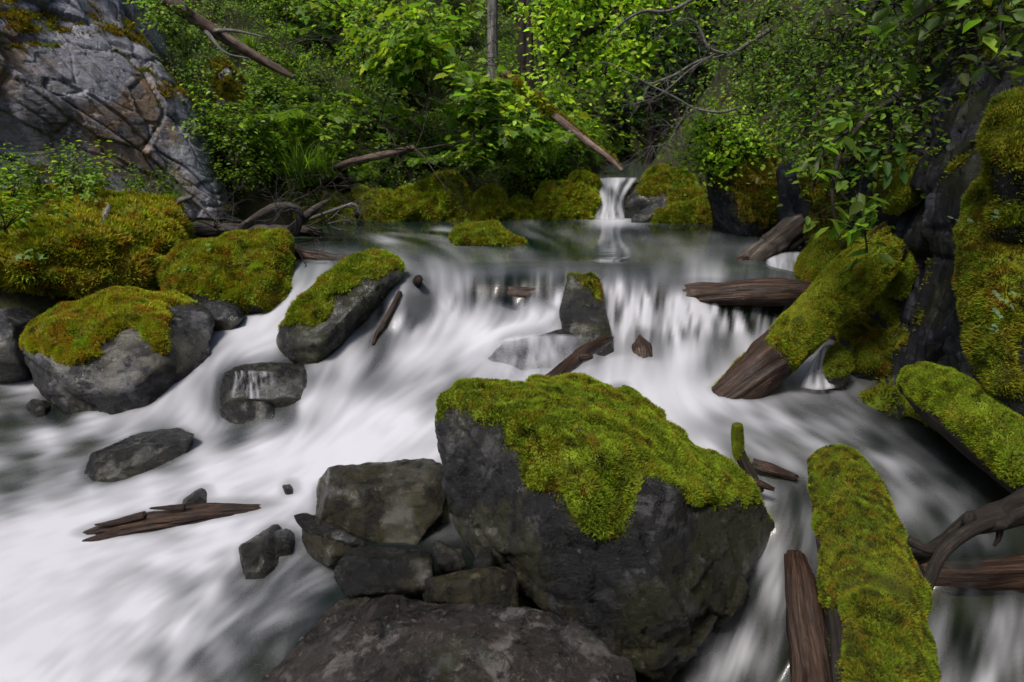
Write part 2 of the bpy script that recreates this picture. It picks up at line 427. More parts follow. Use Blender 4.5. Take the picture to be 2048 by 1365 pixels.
def hull_planes(pts, merge=.992):
    bm = bmesh.new()
    for p in pts: bm.verts.new(p)
    r = bmesh.ops.convex_hull(bm, input=bm.verts)
    bm.normal_update()
    ctr = np.mean(pts, 0); pl = []
    for f in bm.faces:
        n = np.array(f.normal); d = n @ np.array(f.verts[0].co)
        if n @ ctr > d: n, d = -n, -d
        if f.calc_area() > 1e-6: pl.append((f.calc_area(), n, d))
    bm.free(); pl.sort(key=lambda t: -t[0]); out = []
    for a, n, d in pl:
        if all(n @ m < merge for m, _ in out): out.append((n, d))
    return out
def rock_shape(pts, sub=5, sharp=130, rough=.03, fine=.012, cuts=5, bed=(.2, .3, .9), strata=.0, seed=0, block=.0):
    pts = np.asarray(pts, float); r = np.random.default_rng(seed + 1000)
    ctr = (pts.max(0) + pts.min(0)) / 2 * .5 + pts.mean(0) * .5
    pl = hull_planes(pts, .968 if sharp > 60 else .99)
    ext = (pts.max(0) - pts.min(0)) / 2; size = ext.mean()
    for k in range(cuts + 5):
        n = r.normal(size=3); n /= np.linalg.norm(n)
        d = (pts @ n).max(); d0 = ctr @ n
        pl.append((n, d0 + (d - d0) * r.uniform(.72, .92)))
    Nn = np.array([p[0] for p in pl]); D = np.array([p[1] for p in pl]) - Nn @ ctr
    D = np.maximum(D, size * .08)
    U, F = ico(sub); U = U * (ext + .12 * ext.max()); U = U / np.linalg.norm(U, axis=1)[:, None]
    s = np.maximum(U @ Nn.T, 0) / D; smx = s.max(1)
    rr = 1 / (smx * ((s / smx[:, None]) ** sharp).sum(1) ** (1 / sharp))
    V = ctr + U * rr[:, None]
    bed = np.array(bed, float); bed /= np.linalg.norm(bed)
    for it in range(1):
        N = vnormals(V, F)
        q = V / size
        disp = rough * size * (fbm(q * 1.5, 4, seed) - .5 * np.abs(perlin(q * 2.1, seed + 2)))
        disp += (.012 + block * .5) * size * facet(q * np.array([2.2, 2.2, 2.8]), seed + 1, 1.0, .15, .12)
        if sub > 4: disp += .02 * size * facet(q * np.array([4.6, 4.6, 6.]) + .3 * bed, seed + 12, 1.1, .35, .3) * sstep(-.2, .5, fbm(q * 1.3, 2, seed + 13) + .15)
        if block:
            disp += block * size * facet(q * 1.2 + bed * (q @ bed)[:, None] * .9, seed, 1.0, .12, .12)
        if strata:
            h = (V @ bed) * 7.5 / max(size, .12) ** .5 + .45 * fbm(q * 1.1, 3, seed + 9)
            fr = h - np.floor(h); hh = _hr[np.floor(h).astype(int) & 255, 1]
            disp += strata * size * ((hh - .5) * (sstep(0, .12, fr)) - .35 * (1 - sstep(0, .16, fr)) * (1 - .5 * hh))
        V = V + N * disp[:, None]
    N = vnormals(V, F)
    V = V + N * (fine * .4 * np.minimum(size, .5) * (fbm(V * 9, 4, seed + 5) - .6 * np.abs(perlin(V * 16, seed + 6))))[:, None]
    return V, F
def ring(outline, Yt, Yb, tf, tb, shrink=.62, bshrink=.72):
    """3-D hull points of a stone whose outline is seen at the given pixels: the rim at its own distance, a front face nearer, a back farther"""
    o = np.array(outline, float); c = o.mean(0); y0, y1 = o[:, 1].min(), o[:, 1].max()
    res = []
    def yy(py): return Yt + (Yb - Yt) * (py - y0) / (y1 - y0)
    for px, py in o:
        Y = yy(py); res.append(P(px, py, Y))
        fx, fy = c + (np.array([px, py]) - c) * shrink; res.append(P(fx, fy, yy(fy) - tf))
        bx, by = c + (np.array([px, py]) - c) * bshrink
        q = P(px, py, Y); cc = P(c[0], c[1], yy(c[1])); b_ = cc + (q - cc) * bshrink; b_[1] += tb; res.append(b_)
    return res
def rock(name, label, pts, mat=None, moss=None, cat='rock', group=None, water=True, sub=5, seed=0, kids=None, sink=.22, **kw):
    pts = np.asarray(pts, float)
    if water and sink:   # stones carry on below the water line
        lo = pts[pts[:, 2] < pts[:, 2].min() + .35 * np.ptp(pts[:, 2])]; pts = np.concatenate([pts, lo * np.array([1, 1, 1]) + np.array([0, .04, -sink])])
    V, F = rock_shape(pts, sub, seed=seed, **kw)
    if moss is None:
        o = mk(name, V, F, mat or M_ROCK); tag(o, label, cat, group); root = o
    else:
        root = empty(name, (V[:, 0].mean(), V[:, 1].mean(), V[:, 2].min())); tag(root, label, cat, group)
        mk('stone', V, F, mat or M_ROCK, root)
        add_moss(root, V, F, seed=seed, **moss)
    if water: ALLROCK.append((V, F))
    root['_v'] = 0
    return root, V, F
def add_moss(root, V, F, up=.35, noise=.5, ns=3.0, bias=0., poly=None, polys=None, seed=0, holes=.38, name='moss', **kw):
    N = vnormals(V, F)
    nz = N[:, 2]
    m = (nz - up) * 1.6 + .45 + noise * fbm(V * ns, 4, seed + 40) + bias
    if poly is not None:
        px, py = proj(V); sc = FPX / np.maximum(V[:, 1], .5)
        jx = px + .045 * sc * fbm(V * 9, 4, seed + 61, .6); jy = py + .055 * sc * fbm(V * 9, 4, seed + 62, .6)
        ins = np.zeros(len(V), bool)
        for pg in ([poly] if not isinstance(poly[0][0], (tuple, list)) else poly): ins |= inpoly(jx, jy, pg)
        cam_ = np.array([0, 0, CAMZ]) - V; cam_ /= np.linalg.norm(cam_, axis=1)[:, None]
        facing = (N * cam_).sum(1) > -.05
        m = np.where(facing, ins * .9 + .04 * m - 1.3 * np.clip(fbm(V * 5, 4, seed + 77) - holes, 0, 1), m)
        # soften the rim
        for _ in range(2):
            acc = np.zeros(len(V)); cnt = np.zeros(len(V))
            for a_, b_ in ((0, 1), (1, 2), (2, 0)):
                acc += np.bincount(F[:, a_], m[F[:, b_]], len(V)); cnt += np.bincount(F[:, a_], minlength=len(V))
            m = .5 * m + .5 * acc / np.maximum(cnt, 1)
    m = np.clip(m, 0, 1)
    return moss_part(root, V, N, F, m, seed=seed, name=name, **kw)

# ================================================================== logs and branches
def tube(path, nseg, nlen, rough=.12, grain=9., seed=0, twist=.0, knots=0, cap=True, jag=0., flat=1.0):
    """path rows: x y z radius; returns V, F(quads), grain, N"""
    q = cr(np.asarray(path, float), nlen); c, r = q[:, :3], q[:, 3]
    t = np.gradient(c, axis=0); t /= np.linalg.norm(t, axis=1)[:, None]
    up = np.array([0, 0, 1.]); 
    if abs(t[:, 2]).mean() > .85: up = np.array([0, 1., 0])
    s = np.cross(t, up); s /= np.linalg.norm(s, axis=1)[:, None]; u = np.cross(s, t)
    ln = np.concatenate([[0], np.cumsum(np.linalg.norm(np.diff(c, axis=0), axis=1))])
    a = np.linspace(0, 2 * np.pi, nseg, endpoint=False)
    A, Ln = np.meshgrid(a, ln); A2 = A + twist * Ln
    rb = r.mean() + 1e-6
    g = np.stack([np.cos(A2) * grain / 6, np.sin(A2) * grain / 6, Ln * .22 / rb * .5], -1).reshape(-1, 3)
    gr = fbm(g, 4, seed, .6).reshape(A.shape)
    big = fbm(np.stack([np.cos(A) * .8, np.sin(A) * .8, Ln / rb * .25], -1).reshape(-1, 3), 3, seed + 5).reshape(A.shape)
    rr = r[:, None] * (1 + rough * gr * .8 + rough * .9 * big)
    for k in range(knots):
        ka, kl = rng.uniform(0, 6.28), rng.uniform(.1, .9) * ln[-1]
        dd = ((np.cos(A - ka) - 1) * -2) * 3 + ((Ln - kl) / (rb * .5)) ** 2
        rr *= 1 + .25 * np.exp(-dd)
    if jag:
        off = np.random.default_rng(seed).normal(size=nseg) * jag * rb
        e = np.exp(-((ln[-1] - ln) / (rb * 1.2)))[:, None] * np.repeat(off, 1)[None, :]
    V = c[:, None, :] + rr[..., None] * (np.cos(A)[..., None] * s[:, None, :] + flat * np.sin(A)[..., None] * u[:, None, :])
    if jag: V = V + e[..., None] * t[:, None, :]
    V = V.reshape(-1, 3); F = gridfaces(nlen, nseg, True)
    gv = g
    if cap:
        n0 = len(V)
        caps = []
        for e_i, row in ((0, 0), (nlen - 1, nlen - 1)):
            cen = V[row * nseg:(row + 1) * nseg].mean(0)
            rings = [cen + (V[row * nseg:(row + 1) * nseg] - cen) * k for k in (.6, .15)]
            caps.append((row, rings))
        for row, rings in caps:
            b0 = len(V); V = np.concatenate([V] + rings); gv = np.concatenate([gv] + [rg_ * 8 for rg_ in rings])
            i = np.arange(nseg); j = (i + 1) % nseg
            f1 = np.stack([row * nseg + i, row * nseg + j, b0 + j, b0 + i], -1); f2 = np.stack([b0 + i, b0 + j, b0 + nseg + j, b0 + nseg + i], -1)
            f = np.concatenate([f1, f2]); F = np.concatenate([F, f[:, ::-1] if row == 0 else f])
            h = nseg // 2; kk = np.arange(h - 1)
            f3 = np.stack([b0 + nseg + kk, b0 + nseg + kk + 1, b0 + nseg + nseg - 2 - kk, b0 + nseg + nseg - 1 - kk], -1)
            F = np.concatenate([F, f3[:, ::-1] if row == 0 else f3])
    F = F[:, ::-1] if np.einsum('ij,ij->i', vnormals(V, F), V - np.repeat(c, nseg, 0)[:1].mean(0) * 0 - np.concatenate([np.repeat(c, nseg, 0), np.repeat(c[[0, -1]], 2 * nseg, 0)] if cap else [np.repeat(c, nseg, 0)])).mean() < 0 else F
    return V, F, gv
def q2t(F): return np.concatenate([F[:, [0, 1, 2]], F[:, [0, 2, 3]]])
def path_px(rows):
    """rows of (px, py, Y, radius in pixels) -> x y z r"""
    return [list(P(a, b, Y)) + [SC(r, Y)] for a, b, Y, r in rows]
def log(name, label, rows, mat=None, moss=None, nseg=40, nlen=80, cat='log', group=None, water=True, kids=(), seed=0, raw=False, **kw):
    path = rows if raw else path_px(rows)
    V, F, g = tube(path, nseg, nlen, seed=seed, **kw)
    if moss is None and not kids:
        o = mk(name, V, F, mat or M_WOOD, attrs={'grain': g}); tag(o, label, cat, group)
    else:
        o = empty(name, (V[:, 0].mean(), V[:, 1].mean(), V[:, 2].min())); tag(o, label, cat, group)
        mk('trunk', V, F, mat or M_WOOD, o, attrs={'grain': g})
        for kn, krows, kmat in kids:
            v2, f2, g2 = tube(krows if raw else path_px(krows), 10, 14, .15, seed=seed + 3)
            mk(kn, v2, f2, kmat or mat or M_WOOD, o, attrs={'grain': g2})
        if moss: add_moss(o, V, q2t(F), seed=seed, **moss)
    if water: ALLROCK.append((V, q2t(F)))
    return o
# ================================================================== boulders of the stream, near to far
fb_pts = [P(p[0], p[1], p[2] * 1.13) for p in [
    (880, 770, 2.75), (878, 850, 2.6), (890, 960, 2.45), (905, 1060, 2.35), (1010, 1180, 2.2), (1085, 1225, 2.02), (1190, 1285, 1.97), (1300, 1335, 1.97),
    (1410, 1290, 2.1), (1490, 1150, 2.35), (1552, 1045, 2.5), (1535, 985, 2.55), (1490, 920, 2.75), (1410, 845, 2.95), (1330, 792, 3.1), (1220, 762, 3.2), (1090, 745, 3.2), (960, 752, 3.05),
    (1015, 860, 2.36), (1045, 990, 2.12), (1088, 1150, 1.98), (1215, 1010, 2.08), (1325, 980, 2.08), (1330, 1200, 1.95), (1240, 860, 2.45), (1420, 930, 2.45), (1140, 850, 2.4),
    (930, 1000, 2.9), (1500, 1150, 3.2), (1300, 1300, 2.9), (1000, 900, 3.3), (1400, 1000, 3.5)]]
rock('mossy_boulder', 'big dark boulder with a thick green moss cap hanging down its front, nearest the camera', fb_pts, M_ROCK,
     dict(poly=[(870, 800), (872, 770), (960, 735), (1090, 730), (1230, 748), (1340, 780), (1420, 838), (1500, 915), (1545, 990), (1510, 1000), (1450, 1000), (1400, 1010), (1370, 985), (1310, 950), (1290, 970), (1270, 1020),
                (1250, 1060), (1225, 1085), (1190, 1075), (1160, 1040), (1130, 985), (1110, 970), (1085, 1000), (1060, 985), (1040, 940), (1015, 900), (1010, 840), (985, 850), (950, 840), (925, 810), (905, 790), (892, 850)],
          thick=.034, blade=.0165, dens=34000, hue=(1.3, 1.0, .28, .7, .9), csc=6., hang=.004),
     sub=7, seed=3, rough=.014, fine=.03, cuts=0, strata=.03, bed=(.9, .1, .4), block=.05)

rock('foreground_slab', 'broad brownish grey rock slab at the bottom edge in front of the mossy boulder', [P(p[0], p[1], p[2] * 1.1) for p in [
    (640, 1200, 2.25), (800, 1192, 2.05), (1000, 1215, 1.9), (1150, 1245, 1.8), (1270, 1310, 1.65), (1300, 1420, 1.45), (480, 1365, 1.85), (430, 1430, 1.75),
    (700, 1500, 1.3), (1100, 1520, 1.2), (1290, 1500, 1.3), (560, 1280, 2.05), (600, 1600, 1.7), (1200, 1600, 1.7), (900, 1500, 2.1), (700, 1290, 1.82), (900, 1280, 1.68), (1100, 1300, 1.58)]], M_BROWN,
     sub=6, seed=11, rough=.03, fine=.02, cuts=2, strata=.012, bed=(.6, -.2, .5), block=.03)

rock('olive_boulder', 'wet olive brown boulder just left of the big mossy boulder', [P(p[0], p[1], p[2] * 1.12) for p in [
    (598, 985, 2.75), (625, 955, 2.8), (700, 932, 2.85), (800, 918, 2.9), (880, 925, 2.85), (915, 960, 2.8), (905, 1060, 2.5), (850, 1095, 2.4), (740, 1085, 2.42), (640, 1040, 2.55), (605, 1020, 2.62),
    (680, 980, 2.55), (850, 980, 2.55), (640, 1000, 3.1), (900, 1000, 3.1), (760, 1090, 3.0)]], M_OLIVE, sub=6, seed=5, rough=.03, fine=.03, cuts=4, block=.02)
rock('flat_stone', 'thin flat wet stone tilted against the left end of the olive boulder', [P(p[0], p[1], p[2] * 1.12) for p in [
    (580, 1020, 2.5), (600, 1018, 2.52), (660, 1050, 2.4), (735, 1085, 2.3), (735, 1092, 2.28), (640, 1068, 2.34), (600, 1050, 2.4), (585, 1035, 2.45), (640, 1060, 2.6), (720, 1080, 2.5)]], M_WET, sub=5, seed=6, rough=.01, fine=.02, cuts=2)
rock('wedge_stone', 'dark speckled wedge stone under the thin flat stone', [P(p[0], p[1], p[2] * 1.13) for p in [
    (606, 1052, 2.42), (640, 1068, 2.36), (715, 1090, 2.28), (650, 1125, 2.22), (620, 1105, 2.3), (600, 1085, 2.36), (660, 1120, 2.6), (720, 1100, 2.6), (610, 1060, 2.6)]], M_OLIVE, sub=5, seed=7, rough=.02, fine=.03, cuts=2)
rock('dark_block_stone', 'black wet oblong stone above the brown foreground slab', [P(p[0], p[1], p[2] * 1.13) for p in [
    (662, 1150, 2.15), (690, 1102, 2.25), (740, 1090, 2.28), (860, 1100, 2.2), (870, 1120, 2.15), (866, 1165, 2.02), (790, 1180, 2.0), (680, 1175, 2.06), (700, 1125, 2.1), (850, 1130, 2.05), (700, 1180, 2.35), (860, 1170, 2.35)]],
     M_WET, sub=5, seed=8, rough=.02, fine=.03, cuts=3, strata=.03, bed=(.1, .3, .9))
rock('knobbly_stone', 'small knobbly wet stone tucked between the black block and the mossy boulder', [P(p[0], p[1], p[2] * 1.13) for p in [
    (863, 1085, 2.25), (890, 1082, 2.28), (925, 1100, 2.2), (935, 1135, 2.1), (905, 1140, 2.08), (870, 1125, 2.12), (900, 1110, 2.08), (900, 1130, 2.3)]], M_WET, sub=5, seed=9, rough=.06, fine=.05, cuts=3)
rock('angular_stone', 'angular greenish stone with pale chip leaning below the mossy boulder', [P(p[0], p[1], p[2] * 1.12) for p in [
    (820, 1170, 2.05), (880, 1152, 2.06), (960, 1135, 2.05), (1028, 1120, 2.05), (1035, 1150, 2.0), (1040, 1215, 1.92), (980, 1225, 1.88), (830, 1195, 1.98), (920, 1165, 1.95), (1000, 1160, 1.94), (900, 1200, 2.2), (1030, 1180, 2.2)]],
     M_OLIVE, sub=5, seed=10, rough=.02, fine=.03, cuts=2)
rock('small_stone', 'small rounded dark stone wedged against the foot of the mossy boulder', ring([(945, 1125), (960, 1110), (985, 1112), (990, 1130), (960, 1140)], 2.38, 2.3, .06, .1), M_WET, seed=13, sub=4)
rock('sunken_boulder', 'greenish boulder under thin water at the bottom left of the brown slab', ring([(235, 1345), (300, 1255), (420, 1205), (540, 1200), (620, 1215), (640, 1300), (560, 1390), (380, 1440), (250, 1420)], 2.68, 2.16, .05, .3), M_OLIVE, seed=14, sub=6, rough=.04)
rock('veiled_stone', 'rounded dark stone with water veiling its left side, left of the wedge stone', ring([(462, 1110), (485, 1085), (525, 1075), (556, 1090), (560, 1130), (530, 1160), (480, 1165)], 2.8, 2.58, .06, .2), M_WET, seed=15, sub=5)
rock('veiled_stone', 'small pointed stone just behind the rounded veiled stone', ring([(545, 1068), (556, 1058), (575, 1070), (585, 1110), (550, 1110)], 2.85, 2.76, .05, .1), M_WET, seed=16, sub=4)
rock('peak_stone', 'tiny triangular stone tip poking through the foam above the sunken log', ring([(365, 1000), (390, 981), (412, 998), (420, 1020), (360, 1020)], 3.25, 3.16, .05, .08), M_WET, seed=17, sub=4)
rock('peak_stone', 'tiny dark stone tip in the foam left of the olive boulder', ring([(564, 972), (575, 970), (592, 985), (590, 1000), (566, 990)], 3.31, 3.24, .04, .06), M_WET, seed=18, sub=4)

rock('left_boulder', 'large grey boulder under orange brown moss at the left, standing in the stream', ring(
    [(14, 665), (60, 632), (140, 605), (240, 578), (330, 578), (400, 610), (430, 650), (425, 700), (380, 760), (290, 830), (190, 842), (110, 815), (60, 790), (25, 730)], 5.1, 4.22, .26, .5), M_ROCKL,
     dict(poly=[(5, 660), (60, 622), (140, 595), (240, 568), (330, 570), (395, 605), (330, 612), (345, 690), (330, 712), (300, 690), (270, 650), (235, 665), (205, 700), (180, 735), (130, 730), (80, 705), (20, 690)],
          thick=.035, blade=.026, dens=16000, hue=(.4, 1.5, 1.3, .5, .3), gain=1.6, holes=.12), sub=6, seed=21, rough=.05, fine=.04, cuts=4, strata=.035, bed=(.5, .3, .8), sharp=33)
rock('middle_boulder', 'rounded moss covered boulder behind the large grey left boulder', ring(
    [(310, 555), (330, 515), (370, 490), (430, 478), (480, 470), (530, 460), (570, 470), (585, 520), (590, 580), (560, 620), (480, 622), (400, 610), (330, 590)], 6.4, 5.75, .3, .5), M_ROCK,
     dict(up=-.05, noise=1.0, bias=.06, thick=.04, blade=.03, dens=10000, hue=(.7, 1.2, .8, .6, .3), gain=1.4), sub=6, seed=22, rough=.05, fine=.04, cuts=3, sharp=28)
rock('leaning_boulder', 'tilted boulder with bright green moss at the left end of the main cascade', ring(
    [(552, 690), (556, 640), (590, 590), (650, 545), (700, 505), (760, 498), (810, 512), (824, 530), (780, 570), (720, 620), (660, 690), (610, 728), (575, 715)], 5.6, 4.55, .25, .4), M_ROCK,
     dict(poly=[[(575, 610), (640, 545), (700, 498), (765, 490), (815, 508), (830, 530), (790, 545), (740, 560), (700, 580), (650, 600), (600, 640), (580, 655)], [(610, 640), (640, 608), (672, 600), (665, 630), (630, 655), (612, 650)]],
          thick=.035, blade=.025, dens=14000, hue=(1.2, 1.2, .35, .6, .6), gain=1.2, holes=.15), sub=6, seed=23, rough=.05, fine=.05, cuts=3, sharp=33, strata=.03, bed=(.5, 0, .6))
rock('mossy_ledge', 'wide orange green mossy ledge overhanging a dark hollow at far left', [P(*p) for p in [
    (-60, 420, 6.4), (0, 405, 6.6), (100, 388, 7.0), (240, 385, 7.4), (370, 405, 7.6), (405, 440, 7.3), (400, 480, 6.9), (340, 530, 6.2), (240, 565, 5.6), (120, 570, 5.3), (30, 530, 5.2), (-80, 520, 5.1),
    (150, 480, 5.6), (300, 470, 6.2), (-100, 400, 8.), (200, 420, 8.5), (380, 440, 8.2), (0, 600, 6.6), (300, 600, 7.2)]], M_ROCK,
     dict(up=-.75, noise=.35, bias=.25, thick=.08, blade=.05, dens=2400, hue=(.6, 1.5, 1.1, .4, .2), gain=1.6, hang=.0), sub=6, seed=24, rough=.07, fine=.05, cuts=2, sharp=24)
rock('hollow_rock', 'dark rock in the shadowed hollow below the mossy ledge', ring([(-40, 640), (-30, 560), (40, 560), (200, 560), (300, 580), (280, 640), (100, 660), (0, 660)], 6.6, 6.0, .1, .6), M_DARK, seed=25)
rock('edge_rock', 'grey rock at the far left edge beside the large grey boulder', ring([(-60, 700), (-40, 620), (10, 615), (38, 640), (45, 690), (30, 740), (-30, 745)], 5.0, 4.6, .2, .3), M_ROCKL, seed=26)
rock('edge_stone', 'small stone at the waterline under the left end of the large grey boulder', ring([(50, 815), (60, 800), (85, 802), (92, 825), (70, 832)], 4.38, 4.24, .06, .1), M_WET, seed=27, sub=4)
rock('pale_streaked_rock', 'small dark rock with white streaks between the left boulders', ring([(405, 610), (430, 598), (470, 620), (480, 640), (440, 665), (415, 650)], 5.5, 5.26, .08, .2), M_ROCKL, seed=28, sub=5, strata=.05)
rock('step_rock', 'black square stone with small threads of water falling over it', ring([(416, 745), (436, 730), (560, 732), (612, 745), (618, 805), (560, 815), (450, 812), (420, 785)], 4.5, 4.16, .08, .3), M_WET, seed=29, sub=5, rough=.02, sharp=100)
rock('step_rock', 'rounded dark stone below the square water threaded stone', ring([(436, 805), (470, 785), (540, 788), (576, 810), (575, 855), (500, 868), (445, 850)], 4.26, 4.02, .05, .2), M_WET, seed=30, sub=5)
rock('submerged_rock', 'dark smooth rock slab with water sliding over it, below the large left boulder', ring([(145, 920), (190, 898), (300, 882), (385, 878), (370, 905), (330, 935), (290, 958), (200, 958), (160, 945)], 3.74, 3.4, .06, .3), M_WET, seed=31, sub=5, strata=.05, bed=(.3, .2, .9))

rock('pool_rock', 'low green mossy rock standing alone in the upper pool', ring([(898, 487), (915, 460), (945, 451), (985, 455), (1020, 468), (1050, 486), (1040, 496), (910, 497)], 8.0, 7.35, .15, .3), M_ROCK,
     dict(up=-.3, noise=.3, bias=.25, thick=.05, blade=.035, dens=9000, hue=(1.1, 1.2, .3, .5, .5)), seed=32, sub=5, rough=.06, cuts=2)
rock('standing_slab', 'upright grey slab with notched top splitting the main cascade', [P(*p) for p in [
    (1140, 548, 5.3), (1150, 552, 5.35), (1122, 600, 5.15), (1118, 640, 5.0), (1135, 700, 4.85), (1232, 720, 4.75), (1228, 690, 4.8), (1208, 620, 5.0), (1196, 560, 5.25), (1185, 552, 5.3), (1150, 600, 5.05), (1200, 650, 4.85),
    (1150, 560, 5.6), (1190, 560, 5.6), (1140, 700, 5.5), (1225, 700, 5.4)]], M_ROCK, dict(poly=[(1150, 545), (1200, 548), (1215, 610), (1195, 600), (1180, 575), (1155, 570)], thick=.02, blade=.02, dens=12000, hue=(.5, .8, .9, 1, .1)),
     seed=33, sub=5, rough=.03, fine=.05, cuts=1, strata=.02, bed=(1, .2, .1))
rock('cascade_rock', 'dark rock with threads of water below the upright slab', ring([(960, 720), (1000, 685), (1080, 668), (1150, 664), (1190, 690), (1200, 730), (1150, 760), (1020, 760)], 4.95, 4.5, .1, .3), M_WET, seed=34, sub=5, block=.03)

# far bank of the pool
bankrocks = [
    ([(520, 400), (560, 375), (620, 372), (680, 400), (700, 440), (600, 446), (530, 430)], 10.6, 'yellow mossy bank rock behind the driftwood pile'),
    ([(680, 405), (720, 385), (770, 392), (800, 430), (790, 446), (690, 446)], 10.9, 'low mossy bank rock at the left end of the far shore'),
    ([(770, 400), (820, 380), (850, 400), (860, 446), (780, 446)], 11.0, 'dark green mossy bank rock second along the far shore'),
    ([(830, 395), (850, 350), (890, 345), (920, 370), (950, 405), (955, 446), (850, 446)], 11.0, 'tall golden mossy bank rock on the far shore above the pool rock'),
    ([(940, 420), (965, 385), (1000, 385), (1020, 430), (1015, 446), (945, 446)], 11.15, 'rounded mossy bank rock right of the tall golden one'),
    ([(1010, 425), (1030, 405), (1060, 405), (1070, 446), (1012, 446)], 11.3, 'small brown mossy bank rock in the middle of the far shore'),
    ([(1075, 400), (1100, 370), (1130, 380), (1150, 420), (1145, 446), (1078, 446)], 11.3, 'golden mossy bank rock two places left of the far waterfall'),
    ([(1130, 385), (1150, 345), (1180, 340), (1195, 370), (1190, 430), (1180, 446), (1135, 446)], 11.35, 'tall mossy rock forming the left side of the far waterfall')]
for k, (ol, Yb, lab) in enumerate(bankrocks):
    rock('bank_rock', lab, ring(ol, Yb + .15, Yb - .15, .15, .6), M_ROCK, dict(up=-.3, noise=.9, bias=.2, thick=.1, blade=.045, dens=4500, hue=(.7, 1.6, .6, .5, .8), gain=1.5), seed=40 + k, sub=5, rough=.16, cuts=3, group='mossy rocks along the far shore')
rock('waterfall_rock', 'sloping boulder with golden moss on the right side of the far waterfall', ring([(1240, 420), (1255, 390), (1300, 345), (1350, 330), (1400, 340), (1420, 400), (1400, 430), (1260, 440)], 11.9, 11.1, .25, .8), M_ROCK,
     dict(poly=[(1275, 385), (1300, 338), (1350, 322), (1410, 332), (1425, 395), (1380, 385), (1330, 390), (1290, 395)], thick=.06, blade=.045, dens=5000, hue=(.6, 1.4, .8, .4, .2)), seed=50, sub=5, rough=.04, sharp=38)
rock('plank_rock', 'long flat grey slab tilted beside the far waterfall', [P(*p) for p in [(1260, 440, 10.5), (1265, 432, 10.6), (1325, 395, 10.9), (1342, 398, 10.8), (1340, 412, 10.7), (1290, 440, 10.4), (1330, 400, 11.2), (1275, 440, 10.9)]], M_ROCKL, seed=51, sub=4, rough=.02, cuts=1)
rock('shore_rock', 'low mossy rock at the right end of the far shore beside the tilted slab', ring([(1295, 440), (1320, 425), (1370, 415), (1420, 395), (1440, 420), (1440, 448), (1300, 448)], 10.9, 10.3, .15, .5), M_ROCK,
     dict(up=-.2, noise=.5, bias=.2, thick=.06, blade=.045, dens=5000, hue=(.8, 1.3, .5, .4, .3)), seed=52, sub=5, rough=.06)
rock('shore_rock', 'small mossy rock tucked above the low shore rock near the dark pillar', ring([(1335, 405), (1350, 388), (1400, 375), (1425, 390), (1420, 410), (1350, 415)], 11.3, 11.0, .1, .4), M_ROCK,
     dict(up=-.2, noise=.6, bias=.2, thick=.05, blade=.045, dens=5000, hue=(.7, 1.2, .9, .4, .2)), seed=53, sub=4, rough=.06)

# ------------------------------------------------------------------ right hand wall of rock
rock('lichen_pillar', 'dark leaning rock pillar with white lichen patches on the right shore', [P(*p) for p in [
    (1412, 300, 9.4), (1440, 262, 9.6), (1490, 262, 9.4), (1530, 320, 8.9), (1560, 400, 8.4), (1560, 480, 8.1), (1480, 480, 8.2), (1440, 440, 8.7), (1420, 370, 9.1), (1470, 340, 8.8), (1520, 420, 8.2), (1450, 300, 10.6), (1560, 300, 10.2), (1580, 480, 9.6), (1440, 480, 10.2)]],
     M_DARK, dict(up=.15, noise=.7, thick=.05, blade=.045, dens=4000, hue=(.4, .9, 1.1, 1.2, .1)), seed=60, sub=6, strata=.035, bed=(.9, .2, .3), rough=.05)
rock('upright_slab', 'narrow grey upright slab right of the lichen pillar', [P(*p) for p in [
    (1545, 330, 8.0), (1580, 325, 8.1), (1605, 400, 7.6), (1612, 480, 7.2), (1570, 485, 7.3), (1550, 420, 7.6), (1580, 330, 8.8), (1610, 480, 8.2)]], M_DARK, seed=61, sub=5, strata=.04, bed=(1, .2, .1), rough=.04)
rock('upright_slab', 'taller dark upright slab beside the root stump', [P(*p) for p in [
    (1600, 300, 7.2), (1660, 300, 7.2), (1690, 420, 6.6), (1690, 520, 6.2), (1640, 520, 6.3), (1610, 420, 6.8), (1680, 300, 8), (1700, 520, 7.4)]], M_DARK, dict(up=.2, noise=.8, thick=.04, blade=.04, dens=5000, hue=(.6, 1, .6, 1, .1)), seed=62, sub=5, strata=.04, bed=(1, .3, .1), rough=.04)

# the wall itself: a continuous face running beside the stream
def sheet(rows, nr, nc):
    g = np.array([[P(*c) for c in r] for r in rows])
    g = cr(g, nr); g = cr(np.swapaxes(g, 0, 1), nc); return np.swapaxes(g, 0, 1)
wall_rows = [  # bottom to top; left to right
    [(1600, 560, 6.8), (1660, 640, 5.4), (1720, 800, 4.1), (1850, 850, 3.7), (2100, 1000, 3.1)],
    [(1625, 480, 7.0), (1680, 560, 5.7), (1740, 640, 4.75), (1870, 640, 4.0), (2120, 700, 3.3)],
    [(1640, 380, 7.5), (1700, 440, 6.2), (1770, 440, 5.2), (1890, 430, 4.3), (2150, 430, 3.5)],
    [(1660, 250, 8.2), (1720, 300, 6.9), (1800, 260, 5.7), (1910, 230, 4.6), (2180, 200, 3.8)],
    [(1690, 60, 9.4), (1760, 80, 7.6), (1840, 60, 6.2), (1930, 0, 5.0), (2250, -80, 4.2)],
    [(1700, -260, 11.), (1800, -260, 8.6), (1880, -260, 7.0), (1990, -300, 5.6), (2350, -360, 4.8)]]
G_ = sheet(wall_rows, 190, 240); V = G_.reshape(-1, 3); F = gridfaces(190, 240)
N = vnormals(V, F)
if (N @ np.array([-1, -.3, 0])).mean() < 0: F = F[:, ::-1]; N = -N
